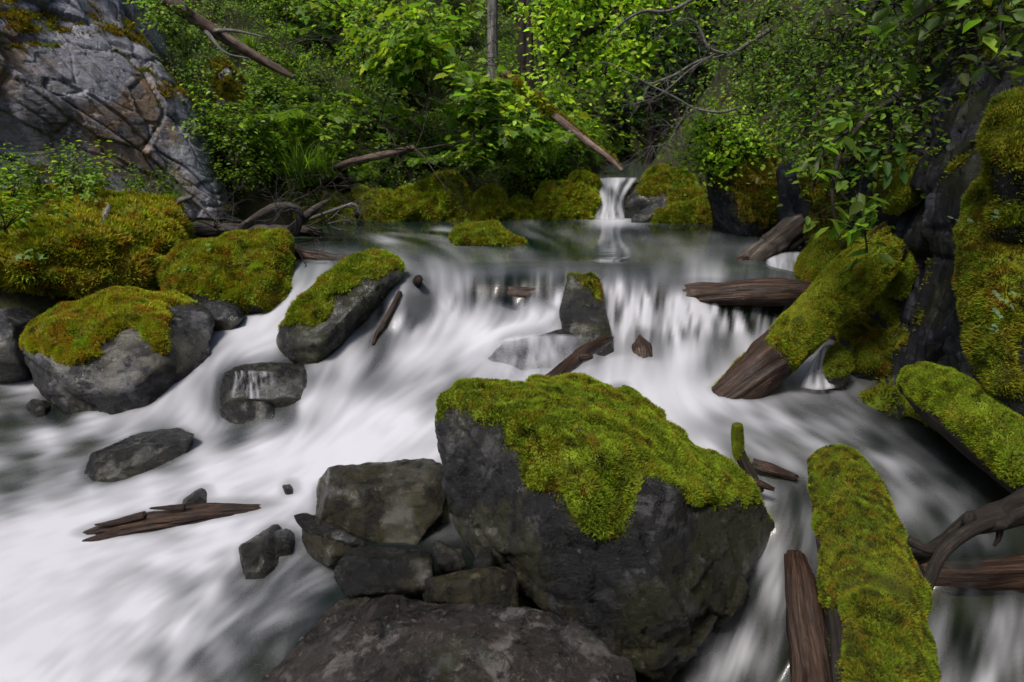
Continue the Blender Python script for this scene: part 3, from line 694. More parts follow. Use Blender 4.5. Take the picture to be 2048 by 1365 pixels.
V = V + N * (.1 * fbm(V * .9, 3, 70) + .22 * facet(V * np.array([1.3, 1.3, .6]), 4, .45, .7, .25) + .09 * facet(V * np.array([3., 3., 1.3]), 5, .5, .7, .3) + .03 * facet(V * np.array([7., 7., 3.5]), 7, .6, .7, .3) + .015 * fbm(V * np.array([9, 9, 3]), 3, 75))[:, None]
wall = empty('rock_wall', (V[:, 0].mean(), V[:, 1].mean(), V[:, 2].min())); tag(wall, 'tall dark wet rock wall patched with moss along the right side', 'cliff')
mk('stone_face', V, F, M_DARK, wall); ALLROCK.append((V, q2t(F)))
add_moss(wall, V, q2t(F), seed=71, up=.5, noise=1.05, ns=1.8, bias=-.14, thick=.05, blade=.03, dens=3600, hue=(.7, 1.3, .4, .9, .3))

for k, (lab, ol, Yt, Yb, tf, hue, mk_) in enumerate([
    ('arched mossy rock spur behind the big leaning log', [(1618, 520), (1640, 485), (1690, 462), (1740, 470), (1740, 520), (1690, 560), (1640, 600), (1620, 590)], 5.9, 5.3, .2, (.8, 1.4, .3, .4, .4), -.3),
    ('bright lumpy moss cushion on the rock wall above the leaning log', [(1780, 500), (1800, 482), (1835, 500), (1838, 535), (1815, 562), (1788, 545)], 4.75, 4.6, .12, (1.4, .9, .2, .4, 1.), -.5),
    ('mossy knob of rock under the upper end of the leaning log', [(1762, 590), (1780, 568), (1815, 570), (1830, 620), (1845, 690), (1800, 700), (1765, 660)], 4.85, 4.6, .12, (.6, 1.4, .5, .5, .3), .15),
    ('squat mossy rock at the waterline right of the leaning log', [(1690, 660), (1720, 628), (1770, 650), (1830, 700), (1850, 780), (1760, 790), (1700, 760)], 4.75, 4.35, .12, (.4, 1.4, .8, .8, .1), .3),
    ('mossy cushion below the hanging leaves on the rock wall', [(1798, 355), (1820, 320), (1865, 310), (1890, 340), (1850, 370), (1815, 385)], 5.0, 4.8, .12, (.9, 1.3, .2, .6, .4), -.3)]):
    rock('mossy_spur', lab, ring(ol, Yt, Yb, tf, .4), M_DARK, dict(up=mk_, noise=.55, bias=.15, thick=.05, blade=.02, dens=16000, hue=hue), seed=80 + k, sub=5, rough=.07, cuts=2, sharp=24)
rock('mossy_buttress', 'tall golden moss covered buttress at the right edge', [P(*p) for p in [
    (1912, 460, 3.7), (1925, 410, 3.8), (1960, 355, 3.9), (2010, 345, 3.9), (2060, 380, 3.7), (1910, 520, 3.55), (1925, 620, 3.35), (1950, 740, 3.15), (1970, 800, 3.05), (2090, 860, 2.9), (2120, 600, 3.2), (2010, 520, 3.25), (2000, 700, 3.0),
    (2000, 400, 4.6), (2000, 800, 4.), (2120, 400, 4.4)]], M_DARK, dict(poly=[(1905, 520), (1915, 440), (1940, 385), (1975, 340), (2060, 335), (2060, 600), (2030, 690), (2048, 800), (1975, 790), (1945, 740), (1925, 620)], thick=.06, blade=.02, dens=17000, hue=(.8, 1.3, .7, .9, .35)), seed=90, sub=6, rough=.08, fine=.05, cuts=2, sharp=24, strata=.04, bed=(.8, .3, -.2), sink=.35)
rock('mossy_buttress', 'moss topped rock corner at the upper right edge', [P(*p) for p in [
    (1978, 240, 3.6), (2000, 205, 3.7), (2060, 190, 3.6), (2120, 210, 3.5), (1990, 330, 3.45), (2010, 420, 3.4), (2120, 420, 3.3), (2030, 280, 3.3), (2040, 240, 4.2), (2120, 400, 4.2)]], M_DARK,
     dict(up=-.2, noise=.6, bias=.1, thick=.05, blade=.025, dens=13000, hue=(.8, 1.3, .5, .6, .35)), seed=91, sub=5, rough=.08, cuts=2, strata=.04, bed=(.9, .2, -.1))
rock('waterline_stone', 'small mossy stone at the foot of the rock wall beside the little spout', ring([(1648, 730), (1660, 700), (1690, 700), (1705, 740), (1690, 765), (1655, 765)], 4.4, 4.2, .1, .15), M_WET,
     dict(up=.2, noise=.6, thick=.03, blade=.02, dens=12000, hue=(1, .8, .2, .8, .2)), seed=92, sub=5)

# ------------------------------------------------------------------ slate cliff at the left
cl_rows = [
    [(-250, 470, 6.6), (-60, 450, 7.4), (150, 430, 8.2), (330, 430, 8.9), (450, 440, 9.5), (470, 440, 10.6)],
    [(-250, 340, 7.0), (-60, 320, 7.7), (150, 300, 8.4), (300, 300, 9.0), (415, 330, 9.5), (450, 360, 10.8)],
    [(-250, 180, 7.0), (-60, 180, 7.7), (120, 180, 8.4), (260, 180, 9.1), (375, 230, 9.8), (420, 260, 11.2)],
    [(-250, 30, 7.4), (-60, 40, 8.0), (100, 60, 8.8), (220, 80, 9.4), (325, 130, 10.2), (360, 150, 11.8)],
    [(-250, -120, 7.9), (-60, -100, 8.6), (80, -70, 9.3), (170, -40, 9.9), (255, 10, 10.6), (310, 30, 12.4)],
    [(-250, -420, 9.0), (-60, -400, 9.6), (60, -360, 10.4), (120, -300, 11.0), (180, -180, 11.6), (240, -120, 13.5)]]
NRc, NCc = 270, 330
G_ = sheet(cl_rows, NRc, NCc); V = G_.reshape(-1, 3); F = gridfaces(NRc, NCc); N = vnormals(V, F)
if (N @ np.array([.2, -1, .2])).mean() < 0: F = F[:, ::-1]; N = -N
# slate joints: two tilted sets of blocks, and thin bedding steps
def rotcoord(V, angs):
    m = np.array(Matrix.Rotation(angs[0], 3, 'Y') @ Matrix.Rotation(angs[1], 3, 'X') @ Matrix.Rotation(angs[2], 3, 'Z')); return V @ m.T
q = rotcoord(V + .03 * np.stack([fbm(V * .9, 3, 100 + k) for k in range(3)], -1), (-.78, .2, .1))
def joint(c, freq, warp, seed, width):
    h = c * freq + warp * fbm(q * .8, 3, seed); k = np.floor(h).astype(int) & 255; fr = (h - np.floor(h) - .5) / freq
    on = _hr[k, 3] > .3; return np.where(on, -(1 - sstep(0, width, np.abs(fr))), 0.), _hr[k, 2]
ja, la = joint(q[:, 2], 1.5, .15, 33, .024); jc, lc = joint(q[:, 2] + .12 * q[:, 0], 5.0, .4, 35, .016)
brk = sstep(-.15, .1, fbm(q * np.array([.5, .5, 1.5]), 3, 36))
V = V + N * (.1 * fbm(V * .45, 3, 101) + .15 * facet(q * np.array([.6, .8, 1.3]), 6, .35, .65, .22) + .06 * facet(q * np.array([1.3, 1.3, 3.0]), 8, .35, .8, .25) + .02 * facet(q * np.array([2.8, 3., 7.]), 9, .4, .8, .3)
             + .06 * (la - .5) + .025 * (lc - .5) * brk + .05 * ja + .02 * jc * brk + .006 * fbm(V * 7, 4, 104))[:, None]
cliff = empty('slate_cliff', (V[:, 0].mean(), V[:, 1].mean(), V[:, 2].min())); tag(cliff, 'fractured blue grey slate cliff face at the upper left', 'cliff')
mk('stone_face', V, F, M_SLATE, cliff)
add_moss(cliff, V, q2t(F), seed=105, up=.72, noise=.7, ns=1.7, bias=-.12, thick=.05, blade=.05, dens=2200, hue=(.3, 1., 1.6, .8, .1))
CLIFF_V = V
rock('slate_outcrop', 'small grey slate outcrop half buried in greenery right of the cliff', [P(*p) for p in [
    (400, 120, 11.4), (440, 110, 11.4), (500, 180, 11.2), (545, 300, 10.8), (500, 330, 10.7), (440, 260, 10.9), (450, 180, 10.9), (500, 260, 10.6), (480, 200, 12.4), (560, 330, 12.), (400, 260, 12)]], M_SLATE,
    dict(up=.35, noise=.9, thick=.05, blade=.05, dens=2500, hue=(.5, 1, 1.3, .8, .1)), seed=110, sub=6, block=.12, strata=.05, bed=(.7, .2, .7), water=False)
# ================================================================== logs, stumps and driftwood
log('leaning_log', 'thick mossy fallen log leaning from the rock wall down into the stream, right of centre', [(1375, 885, 4.12, 44), (1425, 836, 4.16, 46), (1472, 790, 4.2, 47), (1545, 718, 4.26, 47), (1620, 645, 4.33, 47), (1690, 577, 4.41, 46), (1748, 520, 4.48, 45), (1768, 501, 4.5, 38)], M_WETWOOD,
    dict(poly=[(1530, 690), (1560, 640), (1640, 550), (1720, 480), (1800, 470), (1800, 560), (1700, 660), (1640, 720), (1600, 745), (1575, 720), (1560, 700)], thick=.016, blade=.016, dens=22000, hue=(.5, 1.6, .3, .5, .6), gain=1.25, csc=8.),
    nseg=96, nlen=150, seed=1, rough=.11, grain=22, twist=.9, knots=4, jag=.5)
log('foreground_log', 'broad moss carpeted log running out of the bottom right corner', [(1672, 935, 2.75, 56), (1690, 990, 2.52, 70), (1712, 1080, 2.24, 86), (1733, 1180, 1.98, 98), (1755, 1300, 1.7, 107), (1768, 1430, 1.45, 115), (1775, 1600, 1.18, 125)], M_BARK,
    dict(up=.3, noise=1.1, ns=6, bias=.1, thick=.016, blade=.012, dens=42000, hue=(1.0, .7, .6, 1.6, .4), csc=11.),
    kids=[('branch_stub', [(1815, 1080, 2.1, 12), (1860, 1100, 2.05, 10), (1880, 1085, 2.05, 7)], M_BARK)],
    nseg=72, nlen=140, seed=2, rough=.09, grain=14, knots=3, jag=.5)
log('mossy_log', 'round ended green mossy log at the right edge above the foreground log', [(1835, 758, 3.61, 38), (1880, 790, 3.39, 52), (1940, 840, 3.12, 58), (2000, 895, 2.91, 56), (2080, 960, 2.69, 56), (2200, 1060, 2.47, 56)], M_BARK,
    dict(up=.0, noise=.5, bias=.2, thick=.03, blade=.015, dens=30000, hue=(1.3, .8, .1, .5, 1.1), csc=7.), nseg=56, nlen=100, seed=3, rough=.1)
log('dam_log', 'wet brown log lying across the stream under the lip of the cascade', [(880, 585, 5.75, 17), (1050, 592, 5.52, 20), (1250, 600, 5.5, 22), (1420, 592, 5.38, 25), (1540, 585, 5.25, 25), (1640, 588, 5.2, 22)], M_WETWOOD, nseg=40, nlen=130, seed=4, rough=.24, grain=16, jag=.4)
log('dam_log', 'reddish wet log lying under the little fall at the lower right corner', [(1840, 1150, 2.45, 30), (1920, 1155, 2.42, 40), (2010, 1150, 2.42, 42), (2120, 1140, 2.45, 42)], M_WETWOOD, nseg=36, nlen=60, seed=16, rough=.2, grain=14)
log('root_stump', 'gnarled weathered stump with roots lying at the right end of the pool', [(1490, 535, 6.3, 24), (1520, 508, 6.5, 25), (1555, 485, 6.7, 26), (1590, 462, 6.9, 24), (1612, 446, 7.05, 16)], M_WOOD, nseg=40, nlen=70, seed=5, rough=.3, grain=12, knots=6, jag=.6,
    kids=[('root', [(1595, 455, 6.9, 8), (1600, 440, 6.9, 6), (1612, 428, 6.9, 3)], M_WOOD), ('root', [(1605, 455, 6.9, 9), (1622, 450, 6.85, 6), (1628, 462, 6.8, 3)], M_WOOD), ('root', [(1540, 490, 6.6, 8), (1530, 476, 6.6, 6), (1528, 470, 6.6, 3)], M_WOOD),
          ('root', [(1500, 525, 6.3, 10), (1484, 520, 6.25, 8), (1478, 528, 6.2, 5)], M_WETWOOD)])
log('broken_stick', 'broken reddish stick jutting up behind the big mossy boulder', [(1100, 760, 3.64, 14), (1140, 728, 3.81, 15), (1175, 702, 3.92, 13), (1215, 678, 4.09, 9)], M_WETWOOD, nseg=20, nlen=50, seed=6, rough=.2, grain=10, jag=.6,
    kids=[('side_knot', [(1160, 715, 3.83, 10), (1178, 714, 3.81, 7), (1186, 714, 3.81, 4)], M_WETWOOD)])
log('mossy_peg', 'short upright moss tipped branch stub right of the big mossy boulder', [(1515, 985, 2.93, 15), (1495, 940, 2.98, 13), (1478, 905, 3.00, 12), (1474, 870, 3.02, 12), (1474, 850, 3.02, 9)], M_BARK,
    dict(poly=[(1455, 840), (1490, 840), (1490, 910), (1480, 925), (1460, 900)], thick=.006, blade=.008, dens=60000, hue=(1.2, .8, .2, .5, .3)), nseg=24, nlen=50, seed=7, rough=.12)
log('gnarled_branch', 'gnarled forked branch coming in from the right edge above the foreground log', [(2120, 985, 2.0, 30), (2060, 1005, 2.02, 30), (2010, 1030, 2.05, 30), (1960, 1045, 2.05, 26), (1925, 1055, 2.08, 18), (1890, 1080, 2.1, 14), (1850, 1108, 2.12, 16), (1820, 1120, 2.15, 18)], M_BARK, nseg=28, nlen=90, seed=8, rough=.22, grain=9, knots=6,
    kids=[('fork', [(1990, 1040, 2.03, 14), (1940, 1060, 1.98, 14), (1890, 1100, 1.92, 14), (1862, 1150, 1.88, 13), (1850, 1200, 1.85, 10), (1848, 1225, 1.83, 7)], M_BARK), ('twig', [(2000, 1050, 2.03, 7), (1998, 1075, 2.02, 6), (1988, 1092, 2.02, 3)], M_BARK),
          ('knob', [(1935, 1055, 2.03, 10), (1938, 1040, 2.02, 13), (1942, 1026, 2.02, 8)], M_BARK)])
log('brown_plank_log', 'split reddish brown log sliding down beside the foreground log', [(1590, 1110, 2.25, 22), (1600, 1170, 2.1, 34), (1610, 1250, 1.95, 42), (1625, 1340, 1.8, 46), (1640, 1450, 1.62, 50)], M_WETWOOD, nseg=40, nlen=70, seed=9, rough=.24, grain=14, flat=.8)
log('sunken_log', 'splintered dark log surfacing from the foam at lower left', [(150, 1075, 2.94, 6), (210, 1060, 2.97, 22), (300, 1043, 3.01, 30), (400, 1030, 3.07, 30), (500, 1022, 3.14, 24), (600, 1020, 3.19, 16)], M_WETWOOD, nseg=40, nlen=90, seed=10, rough=.3, grain=18, flat=.55,
    kids=[('splinter', [(290, 1030, 2.99, 9), (230, 1045, 2.95, 7), (190, 1050, 2.93, 2)], M_WETWOOD), ('splinter', [(370, 1015, 3.05, 8), (330, 1016, 3.02, 5), (300, 1017, 3.01, 2)], M_WETWOOD), ('splinter', [(260, 1060, 2.95, 10), (200, 1075, 2.89, 8), (165, 1082, 2.87, 2)], M_WETWOOD)])
log('drift_chip', 'wet broken wood piece lying between the moss tipped stub and the foreground log', [(1505, 925, 3.14, 10), (1540, 938, 3.09, 13), (1575, 950, 3.05, 10), (1592, 955, 3.02, 6)], M_WETWOOD, nseg=20, nlen=30, seed=11, rough=.25, jag=.5)
log('drift_chip', 'small wood sliver right beside the top of the moss tipped stub base', [(1508, 962, 2.93, 7), (1525, 970, 2.91, 8), (1545, 978, 2.89, 5)], M_WETWOOD, nseg=16, nlen=20, seed=12, rough=.2, jag=.5)
log('jam_snag', 'broken snag end poking out of the water at the top of the main cascade', [(830, 575, 5.6, 9), (834, 565, 5.4, 9), (837, 558, 5.24, 8)], M_BARK, nseg=20, nlen=20, seed=13, rough=.15)
log('hanging_stick', 'thin brown stick caught in the left part of the main cascade', [(800, 585, 5.2, 5), (780, 625, 5.0, 5), (755, 665, 4.85, 4), (746, 690, 4.75, 3)], M_WETWOOD, nseg=12, nlen=30, seed=14, cat='stick')
log('splintered_stump', 'splintered stump glazed with water at the foot of the right cascade', [(1275, 680, 5.05, 12), (1280, 700, 4.95, 22), (1285, 722, 4.85, 22), (1282, 735, 4.82, 14)], M_WETWOOD, nseg=24, nlen=30, seed=15, rough=.4, grain=16)

# fallen trunks on the slopes
log('fallen_trunk', 'bare fallen trunk slanting down through the greenery at upper left', [(300, -25, 10.2, 12), (340, 5, 10.3, 11.5), (420, 57, 10.45, 10.5), (500, 107, 10.6, 8.5), (550, 135, 10.7, 7), (588, 156, 10.75, 4)], M_REDWOOD, nseg=24, nlen=120, seed=20, rough=.1, water=False,
    kids=[('branch_stub', [(430, 62, 10.4, 4), (470, 62, 10.2, 2.5), (530, 75, 10.1, 1.4)], M_GREYBARK), ('branch_stub', [(410, 60, 10.4, 4), (450, 105, 10.2, 2.2), (500, 118, 10.2, 1.2)], M_GREYBARK), ('branch_stub', [(380, 30, 10.3, 3), (372, 12, 10.2, 2), (350, -10, 10.2, 1)], M_GREYBARK)], cat='fallen tree')
log('fallen_trunk', 'long thin fallen trunk slanting down towards the far waterfall', [(1005, 145, 12.30, 8), (1040, 175, 12.00, 8.5), (1100, 225, 11.60, 7.5), (1170, 280, 11.20, 6.5), (1220, 318, 10.90, 5), (1245, 342, 10.70, 3)], M_REDWOOD, dict(poly=[(1000, 140), (1035, 160), (1110, 222), (1100, 236), (1040, 190)], thick=.03, blade=.05, dens=5000, hue=(.4, 1.2, 1, .5, .1)),
    nseg=24, nlen=120, seed=21, rough=.1, water=False, cat='fallen tree', kids=[('branch_stub', [(1140, 262, 11.30, 3), (1137, 280, 11.20, 3), (1135, 290, 11.20, 2)], M_GREYBARK)])
log('fallen_trunk', 'short pale broken pole lying in the shrubs above the left pool shore', [(655, 340, 10.7, 3), (700, 325, 10.7, 6), (760, 312, 10.75, 6.5), (830, 296, 10.8, 6)], M_REDWOOD, nseg=20, nlen=60, seed=22, rough=.12, water=False, cat='fallen tree')

# driftwood heap on the left shore of the pool
heap = 'driftwood heap on the left shore'
log('drift_log', 'hollow grey driftwood log lying flat at the base of the heap', [(366, 468, 7.6, 9.4), (400, 462, 7.7, 11.5), (450, 460, 7.8, 12.2), (520, 462, 7.9, 11.5), (600, 462, 8.0, 10.1), (640, 466, 8.1, 8.6)], M_WOOD, nseg=28, nlen=70, seed=23, rough=.25, grain=14, jag=.5, group=heap)
log('drift_root', 'curved arching driftwood root rising over the heap', [(460, 474, 7.5, 7.2), (500, 445, 7.5, 7.9), (540, 420, 7.55, 7.9), (570, 412, 7.6, 7.9), (592, 418, 7.65, 7.2), (600, 440, 7.7, 7.2), (590, 470, 7.75, 6.5)], M_WOOD, nseg=20, nlen=70, seed=24, rough=.2, grain=10, group=heap)
log('drift_log', 'straight splintered driftwood pole pointing up right out of the heap', [(560, 480, 7.7, 6.5), (590, 452, 7.75, 7.2), (625, 422, 7.8, 6.5), (658, 400, 7.85, 2.2)], M_WOOD, nseg=18, nlen=40, seed=25, rough=.25, jag=.8, group=heap)
log('drift_branch', 'slim pale branch sticking out right from the driftwood heap', [(585, 452, 7.8, 4.3), (630, 435, 7.9, 3.6), (690, 413, 8.0, 3.2), (710, 410, 8.0, 2.9), (720, 428, 8.0, 1.4)], M_GREYBARK, nseg=14, nlen=50, seed=26, group=heap)
log('drift_branch', 'thin twig leaning left over the driftwood heap', [(350, 400, 7.9, 3.6), (380, 395, 7.9, 3.6), (410, 420, 7.9, 2.9), (440, 448, 7.9, 2.2)], M_GREYBARK, nseg=14, nlen=40, seed=27, group=heap)
log('drift_log', 'submerged reddish log at the pool outlet between the left boulders', [(590, 505, 6.6, 11.5), (630, 515, 6.5, 13.0), (680, 522, 6.4, 11.5), (720, 520, 6.4, 7.2)], M_WETWOOD, nseg=28, nlen=50, seed=28, rough=.15, group=heap)
log('pale_splinter', 'small bleached wood splinter standing on the mossy ledge', [(205, 452, 6.15, 5), (212, 430, 6.4, 6), (218, 412, 6.6, 3)], M_GREYBARK, nseg=12, nlen=16, seed=29, cat='stick', water=False)
log('pale_splinter', 'bleached wood chip lying at the back of the mossy ledge', [(347, 408, 7.5, 3), (365, 400, 7.5, 5), (385, 394, 7.5, 3)], M_GREYBARK, nseg=12, nlen=16, seed=30, cat='stick', water=False)

def twig_mesh(base, d0, L, r0, depth, out, bend=.35, nk=3, r=None, droop=0.):
    """recursive bare twigs -> list of paths"""
    n = 5; p = np.array(base, float); d = np.array(d0, float); d /= np.linalg.norm(d); path = [list(p) + [r0]]
    for k in range(n):
        d = d + r.normal(size=3) * bend * .5 + np.array([0, 0, -droop]); d /= np.linalg.norm(d)
        p = p + d * L / n; path.append(list(p) + [r0 * (1 - .85 * (k + 1) / n)])
        if depth > 0 and k >= 1:
            for _ in range(nk - 1 if k % 2 else 1):
                dd = d + r.normal(size=3) * .75
                twig_mesh(p, dd, L * r.uniform(.35, .6), r0 * .5 * (1 - .5 * k / n), depth - 1, out, bend, nk, r, droop)
    out.append(path)
def twigs(paths, seg=5, nl=7):
    Vs, Fs, gs = [], [], []; o = 0
    for p in paths:
        V, F, g = tube(p, seg, nl if len(p) > 2 else 3, .1, cap=False, seed=int(p[0][0] * 991) % 50)
        Vs.append(V); Fs.append(F + o); gs.append(g); o += len(V)
    return np.concatenate(Vs), np.concatenate(Fs), np.concatenate(gs)
def brush(name, label, base, dirs, L, r0, seed, depth=2, mat=None, group=None, cat='branches', droop=.03):
    r = np.random.default_rng(seed); out = []
    for d in dirs: twig_mesh(base, d, L * r.uniform(.8, 1.2), r0, depth, out, r=r, droop=droop)
    V, F, g = twigs(out); o = mk(name, V, F, mat or M_GREYBARK, attrs={'grain': g}); return tag(o, label, cat, group)
brush('twig_tangle', 'tangle of bare twigs trailing into the pool from the driftwood heap', P(600, 455, 8.0), [(1, -.3, .0), (1, -.2, -.15), (1, 0, .1), (.9, -.5, -.1)], .8, .012, 1, 2, M_WOOD)
brush('twig_tangle', 'bare reddish twigs hanging beside the rounded mossy boulder', P(590, 495, 6.3), [(1, -.4, .2), (1, -.5, -.3), (.8, -.3, -.5), (1, -.2, .4)], .55, .007, 2, 1, M_WETWOOD)
for k, (px, py, Y, dx, L, lab) in enumerate([(825, 300, 10.6, -1, 1.3, 'dead twiggy branches spreading left above the left pool shore'), (830, 300, 10.6, 1, 1.2, 'dead twiggy branches spreading right under the bright shrubs'),
        (700, 30, 12.5, -1, 1.4, 'bare dark branches hanging at the top left of the slope'), (760, 60, 12.8, 1, 1.3, 'bare dead branches at the top of the slope left of the trunks'), (920, 120, 12.6, 1, 1.2, 'fine dead twigs in the middle of the slope'), (640, 380, 10.3, 1, .8, 'curved dead twigs low on the slope by the driftwood')]):
    brush('dead_branch', lab, P(px, py, Y), [(dx, -.4, .35), (dx, -.3, 0), (dx * .9, -.5, -.3), (dx * .5, -.4, .7)], L, .014, 30 + k, 2, M_WOOD if k % 2 else M_BARK)
for k, (px, py, Y, dirs, L, lab) in enumerate([(430, 455, 7.7, [(.3, -.5, .5), (-.5, -.4, .3), (.8, -.4, .3), (.6, -.3, .6)], .7, 'thin grey sticks poking out of the left part of the driftwood heap'), (540, 450, 7.6, [(.9, -.5, .5), (.5, -.4, .8), (1, -.4, .1), (-.8, -.5, .3)], .75, 'thin grey sticks fanning over the middle of the driftwood heap'),
        (650, 450, 7.9, [(1, -.4, .35), (.7, -.5, .6), (1, -.3, -.05), (.2, -.5, .5)], .6, 'pale thin sticks at the pool end of the driftwood heap')]):
    brush('twig_tangle', lab, P(px, py, Y), dirs, L, .01, 50 + k, 2, M_GREYBARK if k else M_WOOD)
for k, (px, py, Y, dx, L, lab) in enumerate([(560, 90, 12., 1, 1.3, 'bare twigs beside the tip of the slanting bare trunk'), (880, 60, 12.6, -1, 1.3, 'bare twigs at the top of the slope left of the straight dark trunk'), (1120, 160, 12.0, 1, 1.2, 'grey dead twigs right of the long fallen trunk'), (980, 200, 11.8, -1, 1.1, 'fine dead twigs left of the long fallen trunk'), (760, 250, 11.2, 1, 1.2, 'dead twigs in the shrubs above the pale broken pole')]):
    brush('dead_branch', lab, P(px, py, Y), [(dx, -.4, .35), (dx, -.3, -.1), (dx * .8, -.5, -.4), (dx * .4, -.4, .8)], L, .013, 60 + k, 2, M_GREYBARK if k % 2 else M_WOOD)
